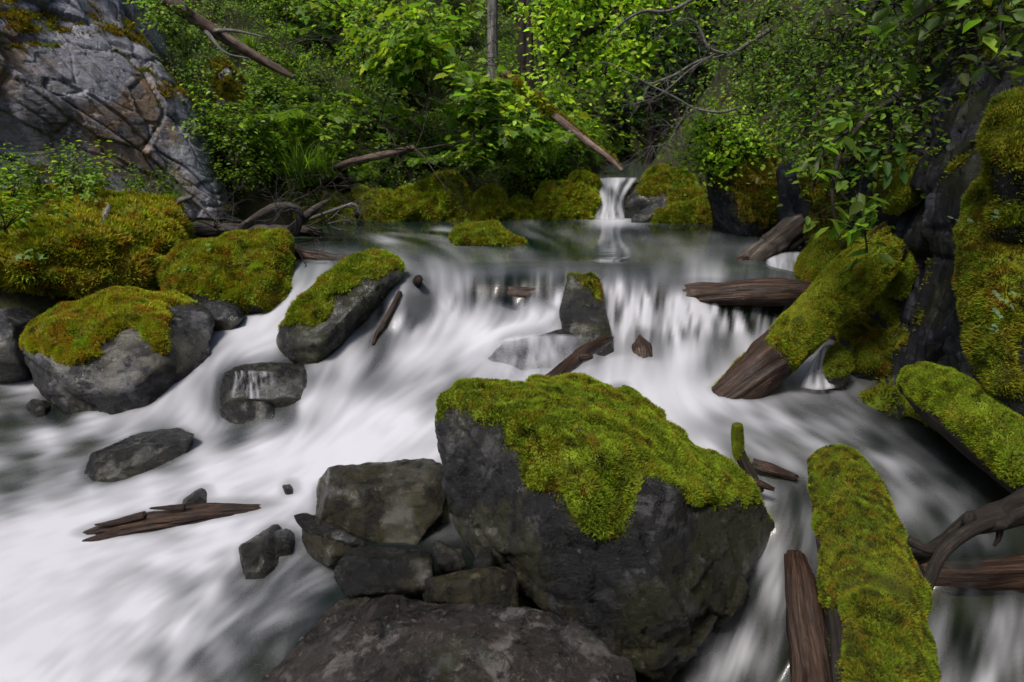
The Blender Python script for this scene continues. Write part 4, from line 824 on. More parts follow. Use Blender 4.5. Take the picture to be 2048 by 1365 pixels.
# ================================================================== the stream
# photo pixel, water level, foaminess 0-1 (lowered also for shade), direction of flow (degrees, 0 right, 90 towards the camera)
WC = [
 (560,437,0,.03,10),(650,436,0,.03,10),(800,437,0,.02,10),(950,437,0,.02,20),(1100,436,0,.10,170),(1180,438,0,.6,160),(1230,438,0,.97,90),(1285,440,0,.6,20),(1340,440,0,.12,30),(1420,442,0,.03,100),(1520,450,0,.03,100),
 (700,452,0,.03,10),(850,453,0,.03,10),(1000,455,0,.04,20),(1150,454,0,.05,60),(1300,455,0,.06,90),(1450,460,0,.08,100),
 (690,474,0,.10,20),(780,472,0,.32,10),(870,474,0,.40,5),(1060,472,0,.55,20),(1130,466,0,.50,20),(1220,472,0,.42,20),(1330,472,0,.40,40),(1430,478,0,.35,70),(1500,490,0,.3,110),
 (690,492,0,.30,20),(780,492,0,.46,15),(870,492,0,.40,20),(960,500,0,.28,25),(1080,495,0,.40,30),(1200,496,0,.34,50),(1330,500,0,.40,80),(1440,505,0,.42,100),(1570,520,-.02,.35,110),
 (740,512,0,.30,40),(840,518,0,.42,45),(960,522,0,.22,60),(1080,520,0,.22,80),(1200,520,0,.26,90),(1330,522,0,.38,90),(1450,522,0,.5,95),
 (830,540,-.02,.55,70),(920,542,-.02,.42,80),(1000,552,-.03,.42,95),(1090,552,-.03,.42,95),(1170,556,-.03,.45,95),(1260,552,-.03,.45,90),(1350,546,-.03,.58,90),(1450,542,-.03,.66,90),(1530,548,-.05,.4,95),(1600,555,-.1,.4,95),
 # main fall, left lobe over to the lower left
 (870,560,-.07,.6,85),(800,575,-.1,.62,110),(740,600,-.2,.62,122),(780,610,-.2,.7,115),(840,600,-.2,.72,105),(900,590,-.18,.7,95),
 (700,650,-.4,.62,118),(760,650,-.38,.42,112),(770,680,-.47,.3,112),(830,650,-.38,.78,108),(900,640,-.38,.82,120),(960,600,-.26,.72,95),(1010,590,-.17,.35,92),(1090,592,-.17,.32,92),
 (960,640,-.42,.85,120),(1040,625,-.34,.78,95),(1100,640,-.42,.8,110),(1020,655,-.5,.9,150),(1090,680,-.52,.75,170),
 (660,720,-.6,.7,114),(720,720,-.6,.55,118),(790,710,-.56,.78,128),(870,700,-.55,.86,140),(950,690,-.55,.88,150),
 (620,800,-.78,.74,114),(680,800,-.78,.9,125),(760,790,-.74,.78,140),(850,770,-.7,.72,145),(930,740,-.64,.8,140),(970,760,-.66,.72,110),(1030,760,-.68,.8,110),(1120,770,-.68,.85,100),(1050,860,-.8,.9,110),
 (590,870,-.92,.88,128),(660,880,-.92,.97,135),(740,870,-.88,.98,140),(830,860,-.84,.95,140),(900,880,-.86,.9,120),(1000,1000,-.98,.3,110),
 (520,900,-.97,.93,150),(600,950,-1.0,.99,150),(700,950,-.98,.98,140),(800,930,-.92,.9,130),(600,1010,-1.05,.96,140),
 # right falls and the white basin below them
 (1240,590,-.17,.6,90),(1300,590,-.17,.55,90),(1380,590,-.18,.75,90),(1440,590,-.18,.7,90),(1500,600,-.22,.3,92),(1590,600,-.25,.3,95),
 (1240,650,-.42,.7,95),(1310,650,-.42,.66,90),(1390,650,-.42,.74,90),(1440,640,-.4,.42,90),(1490,650,-.44,.45,95),(1590,640,-.45,.7,100),
 (1250,700,-.6,.72,95),(1320,710,-.62,.8,95),(1400,700,-.6,.62,90),(1420,680,-.54,.35,90),(1500,700,-.6,.82,100),(1580,690,-.58,.75,110),
 (1260,760,-.68,.95,90),(1350,770,-.69,.98,80),(1430,770,-.69,.95,80),(1300,830,-.74,.98,70),(1400,820,-.73,.92,40),
 (1450,840,-.75,.62,30),(1520,830,-.74,.45,30),(1620,800,-.72,.45,30),(1660,760,-.69,.6,90),(1700,790,-.71,.55,40),(1760,810,-.73,.14,40),(1860,830,-.75,.10,40),(1960,880,-.78,.06,40),
 (1500,880,-.77,.55,30),(1600,860,-.76,.6,28),(1700,870,-.77,.55,30),(1800,900,-.79,.3,35),(1900,950,-.82,.14,40),(2000,1000,-.85,.05,40),
 (1500,920,-.79,.4,35),(1600,930,-.8,.5,40),(1700,950,-.82,.5,40),(1800,980,-.84,.45,45),(1900,1020,-.86,.35,50),(1850,1080,-.89,.3,60),(1960,1080,-.89,.25,70),(2100,1060,-.88,.1,60),
 (1900,1130,-.93,.16,85),(2000,1130,-.93,.16,90),(2100,1130,-.93,.1,90),(1950,1180,-1.0,.22,92),(1900,1240,-1.12,.42,95),(2000,1240,-1.12,.45,92),(2100,1240,-1.12,.4,90),(1930,1365,-1.42,.5,94),(2040,1365,-1.42,.5,92),(1880,1300,-1.28,.4,95),
 # between the big boulder and the foreground log
 (1560,960,-.82,.35,70),(1575,1000,-.87,.4,100),(1580,1050,-.95,.5,105),(1560,1110,-1.08,.55,112),(1530,1180,-1.24,.55,112),(1490,1280,-1.45,.6,112),(1450,1365,-1.62,.45,110),(1560,1300,-1.5,.25,105),(1600,1250,-1.4,.2,100),(1350,1365,-1.65,.05,110),(1550,1365,-1.62,.35,105),
 # left inlet between the boulders
 (610,520,-.04,.25,120),(580,550,-.14,.6,110),(600,545,-.12,.5,110),(560,600,-.38,.9,118),(510,640,-.5,.9,130),(470,670,-.54,.9,140),(540,680,-.55,.92,150),(440,640,-.5,.4,130),(430,710,-.6,.82,130),(500,715,-.58,.85,165),(580,725,-.62,.45,175),
 (400,740,-.66,.85,125),(360,790,-.8,.78,122),(320,830,-.9,.72,130),(400,800,-.83,.7,108),(420,840,-.92,.68,105),(270,850,-.94,.75,150),(380,860,-.96,.82,160),(480,870,-.97,.4,165),(560,840,-.9,.4,150),(500,770,-.74,.5,95),
 (300,870,-.98,.55,165),(200,870,-.98,.7,165),(100,885,-1.0,.72,168),(0,910,-1.02,.55,168),(-80,930,-1.03,.4,168),(120,840,-.96,.06,170),(20,840,-.96,.08,170),(0,770,-.86,.55,175),(60,790,-.88,.5,175),(-80,780,-.88,.4,175),
 (60,945,-1.05,.18,165),(0,970,-1.06,.2,165),(110,930,-1.03,.35,165),(180,930,-1.03,.3,165),(280,920,-1.0,.12,160),(340,900,-.98,.25,160),(400,910,-.99,.85,155),
 (420,960,-1.03,.98,158),(300,980,-1.06,.97,160),(180,980,-1.07,.9,162),(80,1000,-1.08,.85,164),(0,1040,-1.1,.88,164),(-120,1050,-1.1,.9,164),
 (450,1005,-1.07,.95,160),(300,1010,-1.08,.97,162),(150,1060,-1.12,.98,162),(500,1050,-1.1,.93,155),(400,1080,-1.12,.95,158),(250,1110,-1.14,.93,158),(560,1100,-1.13,.6,150),
 (100,1150,-1.16,.99,155),(-100,1200,-1.18,.99,155),(300,1180,-1.17,.88,150),(430,1150,-1.15,.7,140),(510,1160,-1.16,.5,135),(580,1150,-1.15,.5,140),(620,1090,-1.13,.45,150),(640,1140,-1.15,.45,160),
 (100,1280,-1.21,.97,140),(250,1270,-1.21,.92,140),(-100,1365,-1.25,.98,140),(180,1365,-1.24,.93,135),(60,1365,-1.24,.96,138),(330,1230,-1.19,.84,140),(420,1210,-1.18,.68,140),(330,1320,-1.22,.66,135),(450,1280,-1.2,.46,138),(550,1220,-1.18,.36,145),(620,1190,-1.16,.3,150),(650,1170,-1.15,.3,160),(450,1365,-1.24,.3,135),(600,1300,-1.22,.1,140),
 (735,650,-.42,.5,115),(770,640,-.36,.4,112),(755,700,-.53,.28,113),(785,660,-.42,.3,112),(810,630,-.3,.74,108),(1430,650,-.44,.24,90),(1445,690,-.57,.28,90),(1410,730,-.64,.6,90),(900,755,-.67,.56,145),(940,775,-.68,.55,140),(860,795,-.72,.6,145),(680,760,-.68,.66,120),(640,690,-.53,.5,114),(1210,640,-.38,.55,95),(1345,620,-.3,.6,90),(1365,680,-.54,.72,90),(1000,610,-.24,.66,93),(1070,605,-.22,.52,93),  # low foam here also stands in for shadow beneath the falls
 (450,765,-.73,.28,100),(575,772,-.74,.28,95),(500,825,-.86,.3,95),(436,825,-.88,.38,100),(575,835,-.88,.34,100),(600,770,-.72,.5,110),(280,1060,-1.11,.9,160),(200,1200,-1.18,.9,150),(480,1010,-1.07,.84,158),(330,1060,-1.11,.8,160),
 (730,1090,-1.02,.03,180),(800,1100,-1.02,.06,180),(720,1185,-1.13,.02,180),(800,1190,-1.13,.02,180),(900,1150,-1.12,.02,180),(900,1365,-1.3,.0,180)]
WC = np.array(WC, float)
WC[(WC[:, 1] >= 460) & (WC[:, 1] < 498) & (WC[:, 2] > -.01), 3] *= .8
WC[(WC[:, 1] >= 498) & (WC[:, 1] <= 556) & (WC[:, 2] > -.06), 3] *= .78
def rbf(src, val, dst, smooth=1e-4):
    d = np.linalg.norm(src[:, None] - src[None], axis=2)
    n = len(src); A = np.zeros((n + 3, n + 3)); A[:n, :n] = -d + 0 * np.eye(n) - np.eye(n) * smooth
    Q = np.concatenate([np.ones((n, 1)), src], 1); A[:n, n:] = Q; A[n:, :n] = Q.T
    c = np.linalg.solve(A, np.concatenate([val, np.zeros((3,) + val.shape[1:])]))
    out = np.empty((len(dst),) + val.shape[1:])
    for k in range(0, len(dst), 20000):
        q = dst[k:k + 20000]; D = np.sqrt(((q[:, None, 0] - src[None, :, 0]) ** 2) + (q[:, None, 1] - src[None, :, 1]) ** 2)
        out[k:k + 20000] = -D @ c[:n] + c[n] + q @ c[n + 1:]
    return out
wp = np.array([PZ(a, b, z) for a, b, z, f, g in WC])
src = np.stack([wp[:, 0] / wp[:, 1], np.log(wp[:, 1])], -1)
NR, NC = 480, 450
tt = np.linspace(-1.3, 1.25, NC); ly = np.linspace(math.log(1.15), math.log(12.1), NR)
T, LY = np.meshgrid(tt, ly)
# heights on a coarser net, then refined
cs_ = 2
Tc, Lc = T[::cs_, ::cs_], LY[::cs_, ::cs_]
zc = rbf(src, WC[:, 2:3], np.stack([Tc.ravel(), Lc.ravel()], -1), 2e-3)[:, 0].reshape(Tc.shape)
def up2(a, shape):
    r = np.linspace(0, a.shape[0] - 1 - 1e-6, shape[0]); c = np.linspace(0, a.shape[1] - 1 - 1e-6, shape[1])
    i = r.astype(int); j = c.astype(int); fr = (r - i)[:, None]; fc = (c - j)[None]
    a_ = a[i][:, j] * (1 - fc) + a[i][:, j + 1] * fc; b_ = a[i + 1][:, j] * (1 - fc) + a[i + 1][:, j + 1] * fc
    return a_ * (1 - fr) + b_ * fr
def blur(a, n=1):
    for _ in range(n):
        p = np.pad(a, 1, mode='edge'); a = (p[:-2, 1:-1] + p[2:, 1:-1] + p[1:-1, :-2] + p[1:-1, 2:] + 2 * a) / 6
    return a
Zw = blur(up2(blur(zc, 2), T.shape), 4)
Yw = np.exp(LY); Xw = T * Yw
pool_flat = sstep(5.6, 6.1, Yw) * (1 - 0)
Zw = blur(Zw * (1 - sstep(5.5, 7.5, Yw)), 6)
Vw = np.stack([Xw, Yw, Zw], -1)
ppx, ppy = proj(Vw.reshape(-1, 3)); ppx = ppx.reshape(T.shape); ppy = ppy.reshape(T.shape)
ang_ = np.radians(WC[:, 4])
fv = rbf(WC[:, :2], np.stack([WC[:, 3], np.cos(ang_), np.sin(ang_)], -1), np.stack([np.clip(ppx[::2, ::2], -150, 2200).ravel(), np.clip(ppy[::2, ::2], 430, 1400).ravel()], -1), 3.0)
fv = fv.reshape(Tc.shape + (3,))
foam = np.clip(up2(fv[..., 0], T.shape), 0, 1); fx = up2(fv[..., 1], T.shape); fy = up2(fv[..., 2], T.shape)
# flow in net units through the local Jacobian
dxr, dxc = np.gradient(ppx); dyr, dyc = np.gradient(ppy)
det = dxc * dyr - dxr * dyc; det = np.where(np.abs(det) < 1e-3, 1e-3, det)
fl = np.hypot(fx, fy) + 1e-6; fx, fy = fx / fl, fy / fl
dc = (fx * dyr - fy * dxr) / det; dr = (fy * dxc - fx * dyc) / det
mag = np.clip(np.hypot(dc, dr), .05, None); lim = np.minimum(1, 1.4 / mag); dc, dr = dc * lim, dr * lim
def samp(a, r, c):
    r = np.clip(r, 0, NR - 1.001); c = np.clip(c, 0, NC - 1.001); i = r.astype(int); j = c.astype(int); u = r - i; v = c - j
    return (a[i, j] * (1 - v) + a[i, j + 1] * v) * (1 - u) + (a[i + 1, j] * (1 - v) + a[i + 1, j + 1] * v) * u
def lic(noise, steps):
    acc = noise.copy(); wsum = 1.0
    R0, C0 = np.meshgrid(np.arange(NR, dtype=float), np.arange(NC, dtype=float), indexing='ij')
    for sgn in (1, -1):
        r, c = R0.copy(), C0.copy()
        for k in range(steps):
            r2, c2 = r + sgn * samp(dr, r, c), c + sgn * samp(dc, r, c); r, c = r2, c2
            wk = 1 - (k + 1) / (steps + 1); acc += wk * samp(noise, r, c); 
            if sgn == 1: wsum += 2 * wk
    a = acc / wsum; a = (a - a.mean()) / (a.std() + 1e-9); return a
lr = np.random.default_rng(3)
fine = lic(blur(lr.normal(size=(NR, NC)), 1), 40)
wide = lic(blur(lr.normal(size=(NR, NC)), 14), 44)
zy_, zx_ = np.gradient(Zw); slope = np.hypot(zx_ / (np.gradient(Xw, axis=1) + 1e-9), zy_ / np.gradient(Yw, axis=0)); steep = blur(sstep(.45, 1.2, slope), 6)
broad = blur(wide, 50); broad = broad / broad.std()
st = (.2 + .6 * steep * sstep(3.6, 4.4, Yw)) * fine + .8 * blur(wide, 2)
mid = 4 * foam * (1 - foam)
foam2 = np.clip(foam + (.01 + .11 * mid + .15 * steep * sstep(4., 4.5, Yw) + .02 * steep) * np.clip(st, -2.2, 2.2) * sstep(.04, .2, foam) + .015 * np.clip(fine, -2, 2) * sstep(.2, .5, foam) + .015 * np.clip(broad, -2, 2) * sstep(.25, .5, foam) + .11 * np.clip(wide, -1.6, 2) * sstep(5.7, 6.3, Yw) * sstep(.06, .25, foam), 0, 1)
# thin, clear edges where the water meets stone
bv_v, bv_f, o_ = [], [], 0
for V_, F_ in ALLROCK:
    bv_v.append(V_); bv_f.append(F_ + o_); o_ += len(V_)
bvh = BVHTree.FromPolygons(np.concatenate(bv_v).tolist(), np.concatenate(bv_f).tolist())
seen = (ppx > -120) & (ppx < 2170) & (ppy < 1420) & (Yw > 1.3)
dist = np.full(T.shape, .3)
ii = np.argwhere(seen[::3, ::3]) * 3
for i, j in ii:
    h_ = bvh.find_nearest(Vector(Vw[i, j]), .3)
    if h_[3] is not None: dist[i, j] = h_[3]
dist = up2(dist[::3, ::3], T.shape)
edge = sstep(.0, 1., blur(dist, 1) / (.018 * Yw))
foam2 = foam2 * (.72 + .28 * edge)
deep = np.clip(sstep(5.7, 6.6, Yw) * .96 + .55 * sstep(3.0, 3.6, Xw / 1) + .35, 0, .97)
deep = .25 + .72 * sstep(5.2, 6.4, Yw)
# relief: silky swells along the flow
N3 = vnormals(Vw.reshape(-1, 3), gridfaces(NR, NC)).reshape(Vw.shape); N3 *= np.sign(N3[..., 2:3] + 1e-9)
relief = ((.0003 + .0016 * steep) * fine + (.0028 + .003 * sstep(3.6, 4.6, Yw)) * blur(wide, 3)) * Yw / 3.2 * (.25 + .75 * foam) * (1 - .85 * sstep(5.5, 6.0, Yw)) * (.35 + .65 * sstep(2.8, 3.8, Yw))
Vw = Vw + N3 * relief[..., None]
Vf = Vw.reshape(-1, 3); Fw = gridfaces(NR, NC)
inside = (sdpoly(Xw, Yw, POOL) < .6).ravel()
Fw = Fw[inside[Fw].all(1)]
us = np.unique(Fw); re = np.full(len(Vf), -1); re[us] = np.arange(len(us))
foam2 = foam2 ** 1.85
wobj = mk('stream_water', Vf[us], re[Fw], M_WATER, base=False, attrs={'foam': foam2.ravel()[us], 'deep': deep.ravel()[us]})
wobj['kind'] = 'structure'; wobj['label'] = 'silky white stream pouring from a dark green pool over a log dam'

def veil(name, label, top, bot, nu=60, nv=24, fo=.75, freq=9, seed=0, fade=.12, thin=0.5):
    g = np.array([[P(*p) for p in top], [P(*p) for p in bot]]) if np.ndim(top[0]) == 1 and len(np.shape(bot)) == 2 else None
    rows = cr(np.array([[P(*p) for p in r] for r in ([top] + (bot if isinstance(bot[0], list) else [bot]))]), nv)
    g = np.swapaxes(cr(np.swapaxes(rows, 0, 1), nu), 0, 1)
    u, v = np.meshgrid(np.linspace(0, 1, nu), np.linspace(0, 1, nv))
    s = fbm(np.stack([u * freq, v * 1.3, u * 0 + seed], -1).reshape(-1, 3), 4, seed).reshape(u.shape)
    f = np.clip(fo + thin * s, 0, 1) * sstep(0, fade, u) * sstep(0, fade, 1 - u) * sstep(0, .06, v + .02) * sstep(-.02, .1, 1 - v + .05)
    o = mk(name, g.reshape(-1, 3), gridfaces(nv, nu), M_VEIL, attrs={'foam': f.ravel()})
    o['kind'] = 'structure'; o['label'] = label
    return o
veil('waterfall_water', 'small white waterfall dropping into the far end of the pool', [(1182, 362, 11.75), (1205, 356, 11.8), (1240, 355, 11.85), (1278, 356, 11.9)],
     [[(1188, 382, 11.5), (1210, 384, 11.42), (1234, 380, 11.42), (1264, 374, 11.55)], [(1194, 410, 11.3), (1212, 412, 11.22), (1230, 410, 11.22), (1250, 400, 11.35)], [(1186, 438, 11.05), (1208, 441, 10.98), (1232, 441, 10.98), (1256, 438, 11.1)]], 80, 40, .6, 5, 3, .12, .75)
veil('water_threads', 'fine threads of water falling over the black square stone', [(462, 742, 4.2), (500, 741, 4.15), (560, 744, 4.15)], [[(462, 765, 4.12), (500, 765, 4.08), (560, 768, 4.08)], [(450, 795, 4.06), (500, 798, 4.0), (565, 800, 4.02)]], 90, 16, .08, 9, 5, .2, .75)
veil('water_threads', 'threads of water running down the dark rock below the upright slab', [(950, 690, 4.72), (1030, 672, 4.66), (1100, 668, 4.62), (1180, 672, 4.66)], [[(955, 725, 4.4), (1030, 718, 4.3), (1100, 715, 4.28), (1180, 720, 4.35)], [(940, 765, 4.3), (1030, 765, 4.2), (1100, 765, 4.2), (1185, 765, 4.25)]], 110, 16, .45, 6, 6, .3, .5)
veil('water_spout', 'little spout of water behind the leaning log at the rock wall', [(1625, 720, 4.35), (1650, 690, 4.4), (1668, 690, 4.4)], [[(1610, 745, 4.25), (1640, 740, 4.25), (1662, 735, 4.3)], [(1595, 775, 4.15), (1640, 780, 4.1), (1680, 775, 4.15)]], 50, 16, .6, 5, 8, .2, .6)
veil('water_veil', 'veil of water tumbling behind the root stump at the right of the pool', [(1530, 520, 6.1), (1570, 505, 6.1), (1620, 505, 6.1)], [[(1530, 545, 5.9), (1570, 535, 5.9), (1622, 535, 5.9)], [(1520, 580, 5.75), (1570, 580, 5.75), (1622, 580, 5.75)]], 60, 16, .6, 6, 9, .15, .6)
# short run of the brook above the far fall
n_ = 40
cl_ = cr(np.array([(2.0, 11.75, .66), (2.35, 13.5, .74), (3.3, 17, .95), (5.3, 23, 1.3)]), n_)
Vb = np.concatenate([cl_ + np.array([-.75, .1, 0]), cl_ + np.array([-.2, 0, .0]), cl_ + np.array([.3, 0, 0]), cl_ + np.array([.8, -.1, 0])]).reshape(4, n_, 3)
ob = mk('brook_water', Vb.reshape(-1, 3), gridfaces(4, n_), M_WATER, attrs={'foam': np.full(4 * n_, .03), 'deep': np.full(4 * n_, .9)}); ob['kind'] = 'structure'
# ================================================================== plants
G_DK, G_MD, G_LT, G_YL = np.array((.042, .075, .01)), np.array((.08, .138, .014)), np.array((.12, .235, .018)), np.array((.23, .34, .025))
def leaf_cols(n, mixw, r, var=.25):
    pal = np.array([G_DK, G_MD, G_LT, G_YL, (.045, .1, .05)][:len(mixw)]); k = r.choice(len(mixw), n, p=np.array(mixw) / sum(mixw))
    return pal[k] * (1 + var * r.normal(size=(n, 1))).clip(.4, 1.8) * (1 + .08 * r.normal(size=(n, 3)))
def leaves(pos, nrm, axis, L, W, cols, fold=.25, shape='oval'):
    """leaf blades folded along the midrib; axis = direction of the tip"""
    n = len(pos); nrm = nrm / (np.linalg.norm(nrm, axis=1)[:, None] + 1e-9)
    axis = axis - nrm * (axis * nrm).sum(1)[:, None]; axis /= np.linalg.norm(axis, axis=1)[:, None] + 1e-9
    sd = np.cross(nrm, axis); L = np.broadcast_to(np.asarray(L, float).reshape(-1, 1), (n, 1)); W = np.broadcast_to(np.asarray(W, float).reshape(-1, 1), (n, 1))
    if shape == 'diamond':
        prof = [(0, 0, 0), (.45, .5, fold), (1, 0, -.12), (.45, -.5, fold)]; tri = [(0, 1, 2), (0, 2, 3)]
    elif shape == 'oval':
        prof = [(0, 0, 0), (.3, .45, fold), (.68, .36, fold * .8), (1, 0, -.15), (.68, -.36, fold * .8), (.3, -.45, fold)]
        tri = [(0, 1, 2), (0, 2, 3), (0, 3, 4), (0, 4, 5)]
    else:  # lobed, maple-like
        prof = [(0, 0, 0), (.1, .5, .1), (.38, .38, .12), (.55, .62, .02), (.66, .26, .08), (1, 0, -.12), (.66, -.26, .08), (.55, -.62, .02), (.38, -.38, .12), (.1, -.5, .1)]
        tri = [(0, 1, 2), (0, 2, 4), (2, 3, 4), (0, 4, 5), (0, 5, 6), (6, 7, 8), (0, 6, 8), (0, 8, 9)]
    pr = np.array(prof); k = len(pr)
    V = pos[:, None, :] + pr[None, :, 0, None] * L[:, None] * axis[:, None] + pr[None, :, 1, None] * W[:, None] * sd[:, None] + pr[None, :, 2, None] * W[:, None] * nrm[:, None]
    F = (np.arange(n)[:, None, None] * k + np.array(tri)[None]).reshape(-1, 3)
    return V.reshape(-1, 3), F, np.repeat(cols, k, 0)
def join(parts):
    Vs, Fs, Cs, o = [], [], [], 0
    for V, F, c in parts: Vs.append(V); Fs.append(F + o); Cs.append(c); o += len(V)
    return np.concatenate(Vs), np.concatenate(Fs), np.concatenate(Cs)
def gnormal(x, y):
    e = .15; zx = (ground_z(x + e, y, False) - ground_z(x - e, y, False)) / (2 * e); zy = (ground_z(x, y + e, False) - ground_z(x, y - e, False)) / (2 * e)
    n = np.stack([-zx, -zy, np.ones_like(zx)], -1); return n / np.linalg.norm(n, axis=1)[:, None]

# ------------------------------------------------------------------ low undergrowth that covers the slopes (nobody could count it)
def undergrowth(name, label, n, xr, yr, cond, size, mixw, hmax, seed, shape='diamond'):
    r = np.random.default_rng(seed)
    t = r.uniform(xr[0], xr[1], n * 2); y = np.exp(r.uniform(math.log(yr[0]), math.log(yr[1]), n * 2)); x = t * y
    dp = np.minimum(sdpoly(x, y, POOL), sdline(x, y, CHAN) - .6)
    ok = (dp > .1) & cond(x, y)
    x, y, dp = x[ok][:n], y[ok][:n], dp[ok][:n]; m = len(x)
    cl = fbm(np.stack([x, y, x * 0], -1) * .9, 4, seed); cl2 = fbm(np.stack([x, y, x * 0], -1) * 2.6, 3, seed + 5)
    keep = r.random(m) < sstep(-.58, .25, cl2 + .5 * cl)
    x, y, cl, cl2, dp = x[keep], y[keep], cl[keep], cl2[keep], dp[keep]; m = len(x)
    gn = gnormal(x, y); z = ground_z(x, y)
    h = hmax * (.15 + .85 * sstep(-.3, .7, cl2 + .4 * cl)) * r.random(m) ** .6 * sstep(.0, .5, dp)
    pos = np.stack([x, y, z], -1) + gn * (h[:, None] + .02) 
    nrm = gn * .5 + np.array([0, -.25, .7]) + r.normal(size=(m, 3)) * .45
    ax = r.normal(size=(m, 3)) + np.array([0, -.5, -.35])
    sz = size * (.5 + .9 * r.random(m)) * (1 + .5 * cl)
    w_ = np.stack([np.full(m, mixw[0]), np.full(m, mixw[1]), mixw[2] * np.exp(1.6 * cl), mixw[3] * np.exp(2.2 * cl)], -1); w_ /= w_.sum(1)[:, None]
    pal = np.array([G_DK, G_MD, G_LT, G_YL]); kk = (w_.cumsum(1) < r.random(m)[:, None]).sum(1)
    cols = pal[np.clip(kk, 0, 3)] * (.75 + .5 * r.random((m, 1))) * (1 + .1 * r.normal(size=(m, 3)))
    V, F, c = leaves(pos, nrm, ax, sz, sz * .75, cols, .2, shape)
    o = mk(name, V, F, M_LEAF, base=False, col=c); tag(o, label, None, None, 'stuff'); return o
undergrowth('undergrowth', 'dense leafy undergrowth carpeting the slope beyond the pool', 115000, (-.62, .2), (10.6, 19), lambda x, y: x < 2.2 + (y - 11.5) * .25, .046, (1.2, 1.6, 1.0, .5), .5, 1)
undergrowth('undergrowth', 'leafy undergrowth on the valley sides far upstream', 30000, (-.3, .55), (13, 45), lambda x, y: (y > 13) & ((x < 2.6) | (y > 17)), .12, (1.2, 1.4, 1.0, .7), .5, 2)
undergrowth('undergrowth', 'leafy undergrowth on top of the right bank', 30000, (.3, 1.0), (5.5, 14), lambda x, y: x > 3.6, .06, (1.6, 1.4, .8, .25), .5, 3)
undergrowth('undergrowth', 'leafy undergrowth on the left bank below the slate cliff', 5000, (-1.1, -.4), (5.5, 10), lambda x, y: (x < -3.9) & (y < 8), .06, (1.2, 1.4, 1.0, .3), .4, 4)

# ------------------------------------------------------------------ plant prototypes
def proto_fern(seed, nf=11, L=.7):
    r = np.random.default_rng(seed); fr = []
    for k in range(nf):
        a = 2 * np.pi * k / nf + r.normal() * .2; up = r.uniform(.5, 1.1); Lk = L * r.uniform(.75, 1.15); n = 18
        s = np.linspace(0, 1, n); hor = np.sin(s * 1.35) * .75 * Lk; z = up * Lk * (s - .85 * s ** 2.2) * .9
        c = np.stack([np.cos(a) * hor, np.sin(a) * hor, z], -1)
        t = np.gradient(c, axis=0); t /= np.linalg.norm(t, axis=1)[:, None]
        sd = np.array([-np.sin(a), np.cos(a), 0.]); nm = np.cross(t, np.broadcast_to(sd, t.shape)); nm *= np.sign(nm[:, 2:3] + 1e-6)
        w_ = Lk * .26 * np.sin(np.pi * (s * .88 + .1)) ** .8
        pos = np.concatenate([c[2:], c[2:]]); ax = np.concatenate([sd * 1. + t[2:] * .45, -sd + t[2:] * .45]) - np.array([0, 0, .2])
        cols = leaf_cols(len(pos), (.3, 1.2, 1.0, .25), r, .12)
        fr.append(leaves(pos, np.concatenate([nm[2:]] * 2), ax, np.concatenate([w_[2:]] * 2), Lk * .052, cols, .1, 'diamond'))
    return fr
def proto_shrub(seed, R=.5, n=560, L=.06, mixw=(.6, 1.3, 1.2, .4), shape='oval', nb=9, W=.65):
    r = np.random.default_rng(seed); paths = []
    for k in range(nb):
        a = r.uniform(0, 6.28); e = r.uniform(.5, 1.35)
        twig_mesh((0, 0, 0), (np.cos(a) * np.cos(e), np.sin(a) * np.cos(e), np.sin(e)), R * r.uniform(1.0, 1.6), R * .018, 1, paths, .3, 3, r, .03)
    pts = np.concatenate([np.array(p)[2:, :3] for p in paths])
    i = r.integers(0, len(pts), n); pos = pts[i] + r.normal(size=(n, 3)) * R * .1
    out = pos - np.array([0, 0, R * .3]); out /= np.linalg.norm(out, axis=1)[:, None] + 1e-9
    nrm = np.array([0, 0, .9]) + out * .5 + r.normal(size=(n, 3)) * .35; ax = out + r.normal(size=(n, 3)) * .6 - np.array([0, 0, .3])
    Ls = L * (.6 + .7 * r.random(n)); lf = leaves(pos, nrm, ax, Ls, Ls * W, leaf_cols(n, mixw, r), .18, shape)
    return lf, twigs(paths, 4, 6)
def proto_grass(seed, n=220, L=.5):
    r = np.random.default_rng(seed); V, F, Cc = [], [], []
    for k in range(n):
        a = r.uniform(0, 6.28); Lk = L * r.uniform(.5, 1.2); b0 = r.normal(size=3) * .06 * np.array([1, 1, 0]); s = np.linspace(0, 1, 5)
        lean = r.uniform(.3, 1.0); c = b0 + np.stack([np.cos(a) * lean * Lk * s ** 1.5, np.sin(a) * lean * Lk * s ** 1.5, Lk * (s - .55 * lean * s ** 2.4)], -1)
        sd = np.array([-np.sin(a), np.cos(a), 0]) * .006 * (1 - s * .95)[:, None] * L / .5
        V.append(np.stack([c - sd, c + sd], 1).reshape(-1, 3)); i = np.arange(4) * 2 + 10 * k
        F.append(np.concatenate([np.stack([i, i + 1, i + 3], -1), np.stack([i, i + 3, i + 2], -1)])); Cc.append(np.repeat(leaf_cols(1, (.2, 1.2, 1.2, .3), r), 10, 0))
    return np.concatenate(V), np.concatenate(F), np.concatenate(Cc)
def place(root, loc, rz, sc, tilt=(0, 0)):
    root.location = loc; root.rotation_euler = (tilt[0], tilt[1], rz); root.scale = (sc, sc, sc)
def dup(root):
    c = root.copy(); C.objects.link(c)
    for ch in root.children:
        d = ch.copy(); C.objects.link(d); d.parent = c
    return c
O0 = (0., 0., 0.)
def build_fern(seed):
    root = empty('fern', O0)
    for V, F, c in proto_fern(seed): mk('frond', V, F, M_LEAF, root, c)
    return root
